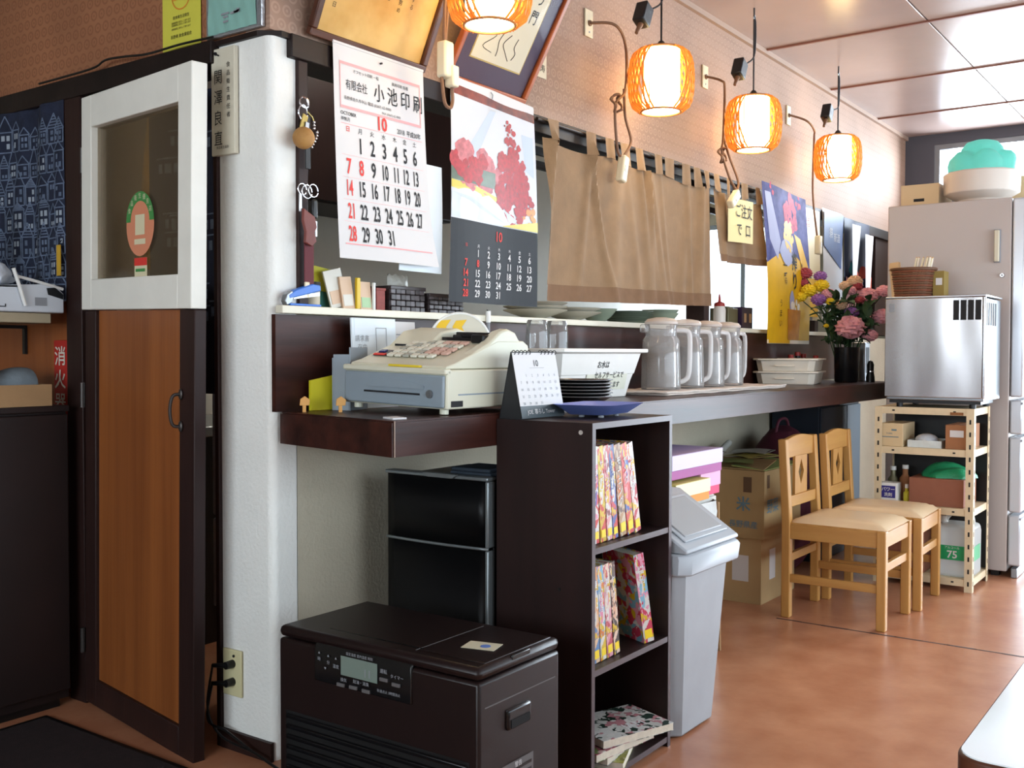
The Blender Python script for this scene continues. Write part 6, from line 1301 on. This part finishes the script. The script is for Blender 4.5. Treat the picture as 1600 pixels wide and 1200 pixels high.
    t = thing('navy_cabinet', 'dark navy low cabinet with a pale door under the far end of the counter', 'cabinet', (3.62, -.30, 0)); B('carcass', (0, .012, 0), (.70, .28, .86), 'navy_cabinet', t, .003); B('door', (.004, 0, .04), (.44, .0115, .85), 'navy_cabinet', t, .002); B('pale_door', (.45, 0, .04), (.696, .0115, .85), 'pale_door', t, .002)
    mat('pipe_grey', '#aab4b8', .5); t = thing('wall_duct', 'pale grey square duct on the wall below the counter end', 'duct', (4.35, -.075, .0)); B('duct', (0, 0, 0), (.22, .074, .89), 'pipe_grey', t, .004); B('joint_collar', (-.006, -.006, .40), (.226, .074, .44), 'pipe_grey', t, .003)
boxes_corner()
def chairs():
    wood('chair_wood', '#ad7a3e', '#c0904e', .42, 16, (1, 1, .07)); wood('chair_wood_x', '#ad7a3e', '#c0904e', .42, 16, (.07, 1, 1)); wood('chair_wood_y', '#ad7a3e', '#c0904e', .42, 16, (1, .07, 1)); mat('seat_vinyl', '#d8bd98', .32, var=.03, spec=.5)
    w, d, s = .40, .445, .038
    t = thing('wooden_chair', 'nearer light wooden chair with diamond cut back and cream seat', 'chair', (2.385, -1.0, 0), 0, 'wooden chairs along the wall')
    # local y=0 front, y=d back
    for x in (0, w-s): B('front_leg', (x, 0, 0), (x+s, s, .415), 'chair_wood', t, .004)
    for x in (0, w-s):
        q = MB(); pr = [(d-s, 0), (d, 0), (d, .42), (d+.02, .775), (d-.016, .775), (d-s, .42)]; q.prism(pr, x, x+s, 0); q.build('back_leg', 'chair_wood', t, bevel=.004)
    B('apron', (s, .006, .345), (w-s, .028, .408), 'chair_wood_x', t, .002); B('apron', (s, d-.03, .345), (w-s, d-.008, .408), 'chair_wood_x', t, .002)
    for x in (.006, w-.028): B('apron', (x, s, .345), (x+.022, d-s, .408), 'chair_wood_y', t, .002)
    for x in (.009, w-.029): B('side_stretcher', (x, s, .155), (x+.020, d-s, .190), 'chair_wood_y', t, .002)
    B('front_stretcher', (s, .01, .24), (w-s, .03, .275), 'chair_wood_x', t, .002); B('back_stretcher', (s, d-.03, .24), (w-s, d-.01, .275), 'chair_wood_x', t, .002)
    q = MB(); q.grid(lambda a, b: (.012+(w-.024)*a, .004+(d-.03)*b, .416+.030*min(1, 6*min(a, 1-a, b, 1-b))**.6), 16, 16); q.build('seat_cushion', 'seat_vinyl', t, smooth=True); B('seat_board', (.01, .012, .408), (w-.01, d-.028, .4165), 'chair_wood', t)
    yb = lambda z: d-.008+.02*(z-.42)/.355
    # curved top rail and lower rail
    q = MB(); n = 10; out = [(s-.002+(w-2*s+.004)*i/n, .775-.004+.016*math.sin(math.pi*i/n)) for i in range(n+1)]; q.prism([(w-s+.002, .69), (s-.002, .69)]+out, yb(.73)-.018, yb(.73)+.004, 1); q.build('top_rail', 'chair_wood_x', t, bevel=.003)
    B('lower_rail', (s-.002, yb(.5)-.02, .475), (w-s+.002, yb(.5)+.002, .525), 'chair_wood_x', t, .003)
    # splat with a diamond hole
    q = MB(); x0, x1, z0, z1 = .125, .275, .522, .694; cx, cz = .2, .62; y0, y1 = yb(.6)-.016, yb(.6)-.004
    outer = [(x0, z0), (x1, z0), (x1, z1), (x0, z1)]; dia = [(cx, cz-.056), (cx+.034, cz), (cx, cz+.056), (cx-.034, cz)]
    op = [(x0, z0), (cx, z0), (x1, z0), (x1, cz), (x1, z1), (cx, z1), (x0, z1), (x0, cz)]; ip = [((cx*1+dia[3][0])/2, (dia[0][1]+cz)/2), dia[0], ((cx+dia[1][0])/2, (dia[0][1]+cz)/2), dia[1], ((cx+dia[1][0])/2, (dia[2][1]+cz)/2), dia[2], ((cx+dia[3][0])/2, (dia[2][1]+cz)/2), dia[3]]
    for y in (y0, y1): q.v += [(x, y, z) for x, z in op]+[(x, y, z) for x, z in ip]
    for i in range(8):
        j = (i+1) % 8
        q.f += [(i, j, 8+j, 8+i), (16+i, 24+i, 24+j, 16+j), (i, 16+i, 16+j, j), (8+i, 8+j, 24+j, 24+i)]
    q.build('splat', 'chair_wood', t)
    c = copy_tree(t); c.location = (2.83, -1.03, 0); c.rotation_euler.z = .03; c['label'] = 'farther light wooden chair with diamond cut back, beside the metal rack'
chairs()
# ------------------------------------------------------------------ rack, ice machine, refrigerator
def rack():
    mat('rack_cream', '#d6c3a0', .5, var=.05, vscale=20); mat('rust', '#8a5a34', .8, var=.2, vscale=40)
    X, Y0, Y1, D = 3.349, -1.135, -.668, .36
    t = thing('metal_rack', 'cream slotted angle metal rack under the ice machine', 'rack', (X, Y0, 0)); w = Y1-Y0
    zs = [.06, .40, .685, .884]
    for x in (0, D):
        for y in (0, w):
            sx = 1 if x == 0 else -1; sy = 1 if y == 0 else -1; q = MB()
            for a, b in (((x, y), (x+sx*.003, y+sy*.036)), ((x+sx*.003, y), (x+sx*.036, y+sy*.003))): q.box((min(a[0], b[0]), min(a[1], b[1]), 0), (max(a[0], b[0]), max(a[1], b[1]), .885))
            p = q.build('angle_post', 'rack_cream', t); hm = MB()
            for k in range(14):
                z = .03+.06*k
                if x == 0: hm.box((-.0008, y+sy*.014, z), (.0, y+sy*.022, z+.022))
                if y == 0: hm.box((x+sx*.014, -.0008, z), (x+sx*.022, 0, z+.022))
            if hm.v: hm.build('slot_holes', 'ink', p)['kind'] = 'stuff'
    for i, z in enumerate(zs):
        s = B('shelf_tray', (.004, .004, z-.003), (D-.004, w-.004, z), 'rack_cream', t)
        B('shelf_lip', (.0035, .036, z-.034), (.0065, w-.036, z-.003), 'rack_cream', s); B('shelf_lip', (.036, .0035, z-.034), (D-.036, .0065, z-.003), 'rack_cream', s)
        for y in (.09, w-.09): B('bolt', (.0015, y-.006, z-.02), (.0035, y+.006, z-.013), 'ink', s)
    B('back_panel', (D-.012, .004, .065), (D-.004, w-.004, .84), 'black', t)  # black sheet standing in for the shade at the back of the rack
    B('rust_patch', (-.0006, .05, .852), (.0032, .11, .866), 'rust', t)
    # goods
    S = [z+.0004 for z in zs]
    def carton(lab, y, w_, d_, h, z, m_, x=.02, name='goods_carton', label=None):
        t = thing(name, lab, 'box', (X+x, y, z)); B('body', (0, 0, 0), (d_, w_, h), m_, t, .002); B('tape', (-.0008, w_*.42, h*.0), (d_, w_*.58, h+.0008), m_, t)
        if label: B('label', (-.0014, w_*label[0], h*label[1]), (-.0009, w_*label[2], h*label[3]), 'paper', t)
        return t
    mat('carton_cream', '#d0b890', .7); mat('carton_brown', '#9a6844', .75, var=.06); mat('carton_red_brown', '#8f5a44', .75, var=.06)
    t = carton('cream carton with blue print at the left of the top rack tier', -.80, .11, .22, .115, S[2], 'carton_cream'); m = MB(); f = lambda u, v: (-.002, .11-u, v); rect(m, .0, .045, .09, .049, f); rect(m, .055, .078, .08, .086, f); text(m, 'TORK', .045, .06, .012, f); m.build('blue_print', 'print_blue_grey', t)
    carton('brown carton with white label at the right of the top rack tier', -1.105, .105, .25, .118, S[2], 'carton_brown', label=(.2, .5, .8, .78))
    t = thing('clear_tray', 'clear plastic tray with small packets in the middle of the top rack tier', 'tray', (X+.03, -.98, S[2])); 
    for a, b in (((0, 0, 0), (.2, .16, .003)), ((0, 0, .003), (.003, .16, .035)), ((.197, 0, .003), (.2, .16, .035)), ((.003, 0, .003), (.197, .003, .035)), ((.003, .157, .003), (.197, .16, .035))): B('panel', a, b, 'bag_film', t)
    t = thing('white_packet', 'white packet lying in the clear tray', 'packet', (X+.05, -.945, S[2]+.0035)); q = MB(); q.sphere((.05, .05, .032), .05, 14, 8, (.9, 1.1, .62)); q.build('packet', 'bag_plastic', t, smooth=True); B('seal', (.0, .04, .03), (.012, .06, .034), 'white_plastic', t)
    carton('red brown carton on the middle rack tier under a green bag', -1.085, .255, .28, .135, S[1], 'carton_red_brown', x=.03)
    mat('bag_green', '#1f8a5c', .35, var=.12, vscale=20, bump=.5, bscale=30)
    t = thing('green_plastic_bag', 'crumpled green plastic bag on the red brown carton', 'bag', (X+.16, -.985, S[1]+.1365)); q = MB(); q.sphere((0, 0, .0), .12, 26, 14, (.9, 1.1, .5)); q.v = [(x*(1+.1*math.sin(y*60)), y*(1+.06*math.sin(x*50)), max(0, z*(1+.25*math.sin(x*40+y*30)))) for x, y, z in q.v]; q.build('bag', 'bag_green', t, smooth=True); q = MB(); q.sphere((-.02, -.09, .018), .035, 14, 8, (1, 1, .55)); q.build('white_end', 'bag_plastic', t, smooth=True)
    mat('detergent_blue', '#2e2a7c', .5)
    t = thing('detergent_box', 'white and navy detergent box at the left of the middle rack tier', 'box', (X+.02, -.775, S[1])); B('body', (0, 0, 0), (.08, .085, .10), 'white_plastic', t, .002); p = B('navy_panel', (-.001, .008, .025), (0, .077, .085), 'detergent_blue', t); B('red_stripe', (-.001, .005, .006), (0, .08, .014), 'ink_red', t)
    m = MB(); text(m, 'パワー', .04, .06, .022, lambda u, v: (-.0022, .083-u, v), bold=.02); text(m, '洗剤', .04, .034, .02, lambda u, v: (-.0022, .083-u, v), bold=.02); m.build('lettering', 'paper', p)
    for k, (y, x, h, r, m_, lab) in enumerate(((-.715, .17, .15, .026, 'tin_olive', 'olive bottle behind the detergent box'), (-.775, .17, .16, .028, 'carton_brown', 'brown bottle behind the detergent box'), (-.812, .06, .075, .016, 'pad_yellow', 'small yellow bottle with white cap beside the detergent box'))):
        t = thing('cleaner_bottle', lab, 'bottle', (X+x, y, S[1])); MB().lathe([(0, 0), (r, 0), (r, h*.7), (r*.5, h*.82), (r*.5, h), (0, h)], n=16).build('bottle', m_, t, smooth=True); MB().cyl((0, 0, h+.0002), (0, 0, h+.02), r*.55, n=12).build('cap', 'white_plastic', t)
    thin_glass('jerry', (.93, .95, .95, 1), .15, .15, .42, (.86, .88, .86, 1)); mat('label_green', '#1f9a5c', .45)
    t = thing('alcohol_canister', 'translucent canister with green label marked 75 on the lowest rack tier', 'canister', (X+.03, -1.13, S[0]))
    body = MB(); body.v = [(x, y, z) for y in (.0, .17) for (x, z) in [(0, 0), (.20, 0), (.205, .22), (.18, .255), (.02, .255), (-.002, .22)]]; k = 6; body.f = [tuple(range(k))[::-1], tuple(range(k, 2*k))]+[(i, (i+1) % k, k+(i+1) % k, k+i) for i in range(k)]; body.build('body', 'jerry', t, bevel=.018)
    m = MB(); m.tube([(.10, .02, .25), (.10, .03, .295), (.10, .06, .305), (.10, .11, .305), (.10, .14, .28), (.10, .15, .25)], .013, 10, smooth=4); m.build('handle', 'jerry', t, smooth=True); m = MB(); m.cyl((.10, .155, .252), (.10, .155, .285), .02, n=16); m.build('cap', 'white_plastic', t)
    lb = B('green_label', (-.0035, .002, .085), (-.0022, .168, .155), 'label_green', t); m = MB(); text(m, '75', .075, .095, .05, lambda u, v: (-.0045, .168-u, v), bold=.02); text(m, 'アルコール', .075, .14, .014, lambda u, v: (-.0045, .168-u, v)); m.build('lettering', 'paper', lb); B('green_label', (.02, -.0032, .085), (.15, -.002, .155), 'label_green', t)
    carton('dark red carton at the left of the lowest rack tier', -.90, .21, .25, .25, S[0], 'carton_red_brown', x=.05, name='low_carton')
rack()
def ice_machine():
    def brushed():
        m = bpy.data.materials.new('brushed_wavy'); m.use_nodes = True; nt = m.node_tree; b = nt.nodes['Principled BSDF']; b.inputs['Metallic'].default_value = 1; b.inputs['Base Color'].default_value = (.44, .42, .42, 1); b.inputs['Roughness'].default_value = .26
        tc = nn(nt, 'ShaderNodeTexCoord'); mp = nn(nt, 'ShaderNodeMapping'); mp.inputs['Scale'].default_value = (1, 2.2, .7); no = nn(nt, 'ShaderNodeTexNoise'); no.inputs['Scale'].default_value = 1.6; no.inputs['Detail'].default_value = 1; bp = nn(nt, 'ShaderNodeBump'); bp.inputs['Strength'].default_value = .5; bp.inputs['Distance'].default_value = .03
        nt.links.new(tc.outputs['Object'], mp.inputs[0]); nt.links.new(mp.outputs[0], no.inputs[0]); nt.links.new(no.outputs[0], bp.inputs['Height']); nt.links.new(bp.outputs[0], b.inputs['Normal']); MATS['brushed_wavy'] = m
    brushed()
    t = thing('ice_machine', 'stainless steel countertop ice machine standing on the cream metal rack', 'ice machine', (3.34, -1.18, .8855)); w, h, d = .465, .50, .40
    for x in (.04, .34):
        for y in (.06, .40): MB().cyl((x, y, 0), (x, y, .035), .015, n=12).build('foot', 'black', t)
    B('chassis', (.012, .008, .035), (d, w-.008, h+.03), 'grey_metal', t, .004)
    B('front_panel', (0, .012, .05), (.012, w, h+.035), 'brushed_wavy', t, .003); B('edge_trim', (-.003, .0, .05), (.014, .0115, h+.035), 'chrome', t, .003); B('top_cover', (.0, 0, h+.0355), (d, w, h+.045), 'steel', t, .003); B('kick_plate', (.02, .02, .02), (.3, w-.02, .034), 'black', t)
    for k in range(4): B('vent', (-.001, .02+.033*k, h-.075), (.001, .046+.033*k, h+.02), 'ink', t, .0)
    B('nameplate', (-.001, w-.045, h-.03), (.001, w-.02, h+.01), 'ink_grey', t)
    for k in range(5): B('side_vent', (.05+.05*k, .0068, h-.10), (.08+.05*k, .0082, h+.01), 'ink', t)
    mat('wicker_red', '#7a4630', .6, var=.12); mat('wicker_brown', '#6b4a34', .6, var=.12)
    zt = .8855+h+.0455
    t = thing('chopstick_basket', 'brown wicker basket full of chopstick packets on the ice machine', 'basket', (3.52, -.80, zt))
    n = 36; rows = 11; r = .095
    for j in range(rows):
        z = .012+.0118*j; rr_ = r*(.86+.14*j/rows); q = MB(); q.tube([((rr_+(.003 if (i+j) % 2 else -.001))*math.cos(2*math.pi*i/n)*.95, (rr_+(.003 if (i+j) % 2 else -.001))*math.sin(2*math.pi*i/n)*1.12, z) for i in range(n)], .0058, 6, True); q.build('wicker_coil', 'wicker_brown' if j % 2 else 'wicker_red', t, smooth=True)
    MB().lathe([(0, .001), (r*.82, .001), (r*.82, .006), (0, .006)], n=24).build('bottom', 'wicker_brown', t)
    MB().tube([(r*math.cos(2*math.pi*i/24)*.98, r*math.sin(2*math.pi*i/24)*1.15, .143) for i in range(24)], .008, 8, True).build('rim', 'wicker_brown', t, smooth=True)
    mat('stick_paper', '#e0d2b0', .7); mat('stick_paper2', '#e6dcc8', .7); mat('napkin', '#cba678', .8)
    rr = random.Random(8)
    for k in range(9):
        a = rr.uniform(-.035, .035); y = -.80-.055+.013*(k % 6)-.0; x = 3.52-.03+.03*(k//6)+rr.uniform(-.005, .005)
        t = thing('chopstick_packet', ['first', 'second', 'third', 'fourth', 'fifth', 'sixth', 'seventh', 'eighth', 'ninth'][k]+' paper wrapped chopstick packet standing in the wicker basket', 'chopsticks', (x, y, zt+.0075), (.22+rr.uniform(-.05, .05), a, 0), 'chopstick packets in the basket'); B('wrapper', (0, 0, 0), (.016, .007, .195), 'stick_paper' if k % 2 else 'stick_paper2', t, .001); B('tip', (.004, .001, .1951), (.012, .006, .20), 'chopstick', t)
    t = thing('napkin_bundle', 'bundle of tan paper napkins at the left of the wicker basket', 'napkins', (3.52, -.755, zt+.0075), (-.1, 0, 0))
    for k in range(6): B('napkin', (-.05+.008*k, .0, 0), (-.044+.008*k, .045, .165+.006*(k % 3)), 'napkin', t)
    mat('carton_mustard', '#8a7436', .6); t = thing('mustard_carton', 'narrow mustard carton standing right of the wicker basket', 'carton', (3.50, -.955, zt+.0003)); B('body', (0, 0, 0), (.09, .055, .13), 'carton_mustard', t, .002); B('label', (-.001, .01, .06), (0, .04, .095), 'paper', t)
ice_machine()
def refrigerator():
    mat('fridge_side', '#b8aea8', .38, var=.02, vscale=2); mat('fridge_front', '#c8ccd2', .22, .3)
    X, Y0, Y1, H = 3.83, -1.20, -.585, 1.945
    t = thing('tall_refrigerator', 'tall grey multi door refrigerator beside the metal rack', 'refrigerator', (X, Y0, 0)); w, d = .68, Y1-Y0
    B('cabinet', (0, 0, .03), (w, d, H), 'fridge_side', t, .006)
    for k in ((.03, .04), (.6, .04), (.03, .55), (.6, .55)): B('foot', (k[0], k[1], 0), (k[0]+.04, k[1]+.04, .03), 'black', t)
    zz = [.055, .33, .73, .92, 1.94]
    for i in range(4):
        if i == 3:
            for a, b in ((.0, .338), (.342, .68)): B('door', (a, -.062, zz[i]+.008), (b, -.004, zz[i+1]), 'fridge_front', t, .008)
        else:
            dr = B('drawer', (0, -.062, zz[i]+.008), (w, -.004, zz[i+1]-.008), 'fridge_front', t, .008); B('pull', (-.001, -.064, zz[i+1]-.03), (w+.001, -.058, zz[i+1]-.018), 'ink_grey', dr)
    B('kick_plate', (.0, -.05, .0), (w, -.02, .05), 'grey_metal', t, .004)
    mat('grip_cream', '#d2ccb4', .4)
    t = thing('magnet_grip', 'cream magnetic grip bar on the side of the tall refrigerator', 'grip', (X-.03, -1.135, 1.62)); B('bar', (0, -.012, 0), (.018, .012, .16), 'grip_cream', t, .004); B('back_plate', (.018, -.016, -.005), (.0295, .016, .165), 'ink_grey', t, .003)
    t = thing('magnet_button', 'small chrome magnet button below the cream grip on the refrigerator', 'magnet', (X, -1.16, 1.55)); m = MB(); m.cyl((-.0005, 0, 0), (-.014, 0, 0), .013, .010, n=16); m.build('button', 'chrome', t, smooth=True); m = MB(); m.cyl((-.0142, 0, 0), (-.016, 0, 0), .005, n=12); m.build('centre', 'grey_metal', t)
    # on top
    m = mat('cyan_shell', '#8fe0d6', .3, trans=.0); nt = m.node_tree; b = nt.nodes['Principled BSDF']; tl = nn(nt, 'ShaderNodeBsdfTranslucent'); tl.inputs[0].default_value = lin('#9cf0e6'); mx = nn(nt, 'ShaderNodeMixShader'); mx.inputs[0].default_value = .6; nt.links.new(b.outputs[0], mx.inputs[1]); nt.links.new(tl.outputs[0], mx.inputs[2]); nt.links.new(mx.outputs[0], nt.nodes['Material Output'].inputs[0])
    mat('drum_white', '#d8cfc4', .4)
    t = thing('dome_container', 'white drum with a scalloped translucent cyan dome on top of the refrigerator', 'container', (4.10, -1.0, H+.0005))
    oc = lambda r, z: [(r*math.cos(2*math.pi*(i+.5)/12), r*math.sin(2*math.pi*(i+.5)/12), z) for i in range(12)]
    loft([oc(.115, 0), oc(.125, .03), oc(.165, .05), oc(.19, .065), oc(.192, .17), oc(.185, .178)], 'drum', 'drum_white', t, .004)
    q = MB(); n = 60; prof = [(.165, .179, 1, 0), (.168, .23, 1, .3), (.16, .262, 1, .8), (.142, .282, 1, 1), (.125, .286, .6, .9), (.115, .292, .2, .4), (.108, .315, .1, .1), (.085, .34, 0, 0), (.045, .352, 0, 0), (.0005, .355, 0, 0)]
    for r, z, kr, kz in prof:
        for i in range(n):
            a = 2*math.pi*i/n; lb = abs(math.sin(3*a+.4)); q.v.append((r*(.93+.12*lb*kr)*math.cos(a), r*(.93+.12*lb*kr)*math.sin(a), z-.03*(1-lb)*kz))
    for j in range(len(prof)-1): q.f += [(j*n+i, j*n+(i+1) % n, (j+1)*n+(i+1) % n, (j+1)*n+i) for i in range(n)]
    q.build('dome', 'cyan_shell', t, smooth=True)
    for k, (lab, x, y, w_, d_, h, m_) in enumerate((('beige carton at the left on top of the refrigerator', 4.02, -.80, .3, .2, .135, 'carton_cream'), ('beige carton behind the cyan dome on top of the refrigerator', 4.33, -1.19, .15, .36, .18, 'carton_cream'))):
        t = thing('top_carton', lab, 'box', (x, y, H+.0005)); B('body', (0, 0, 0), (w_, d_, h), m_, t, .002); B('hand_hole', (-.0008, d_*.38, h*.3), (.0, d_*.66, h*.42), 'ink', t) if k == 0 else B('tape', (-.0008, d_*.4, 0), (w_, d_*.5, h+.0008), 'tape_tan', t)
    mat('maroon_board', '#4a2a28', .5, var=.1)
    t = thing('maroon_cupboard', 'narrow maroon cupboard between the refrigerator and the hatch wall', 'cupboard', (4.60, -.58, 0)); B('carcass', (.012, 0, 0), (.45, .13, 1.92), 'maroon_board', t, .004); B('top', (-.02, -.02, 1.9205), (.47, .15, 1.95), 'maroon_board', t, .003); B('door', (0, .004, .06), (.0115, .126, 1.9), 'maroon_board', t, .002)
refrigerator()
# ------------------------------------------------------------------ table in the near right corner
def table():
    mat('table_white', '#e8eef0', .12, spec=.6, var=.01); wood('table_edge', '#3a2018', '#55301f', .4, 12, (.1, 1, 1))
    t = thing('dining_table', 'white topped dining table with dark wooden edge in the near right corner', 'table', (-.73, -2.75, 0)); w, d, r = 1.2, .80, .035
    def rp(i):
        pts = []
        for cx, cy, a0 in ((r, r, math.pi), (w-r, r, 1.5*math.pi), (w-r, d-r, 0), (r, d-r, .5*math.pi)):
            for k in range(7): a = a0+math.pi/2*k/6; pts.append((cx+(r-i)*math.cos(a), cy+(r-i)*math.sin(a)))
        return pts
    MB().prism(rp(0), .672, .6985).build('edge', 'table_edge', t, bevel=.003); MB().prism(rp(.0035), .6986, .7005).build('top', 'table_white', t)
    B('apron', (.06, .06, .60), (w-.06, .08, .672), 'table_edge', t); B('apron', (.06, d-.08, .60), (w-.06, d-.06, .672), 'table_edge', t)
    for x in (.07, w-.12):
        for y in (.08, d-.13): B('leg', (x, y, 0), (x+.05, y+.05, .672), 'table_edge', t, .004)
table()
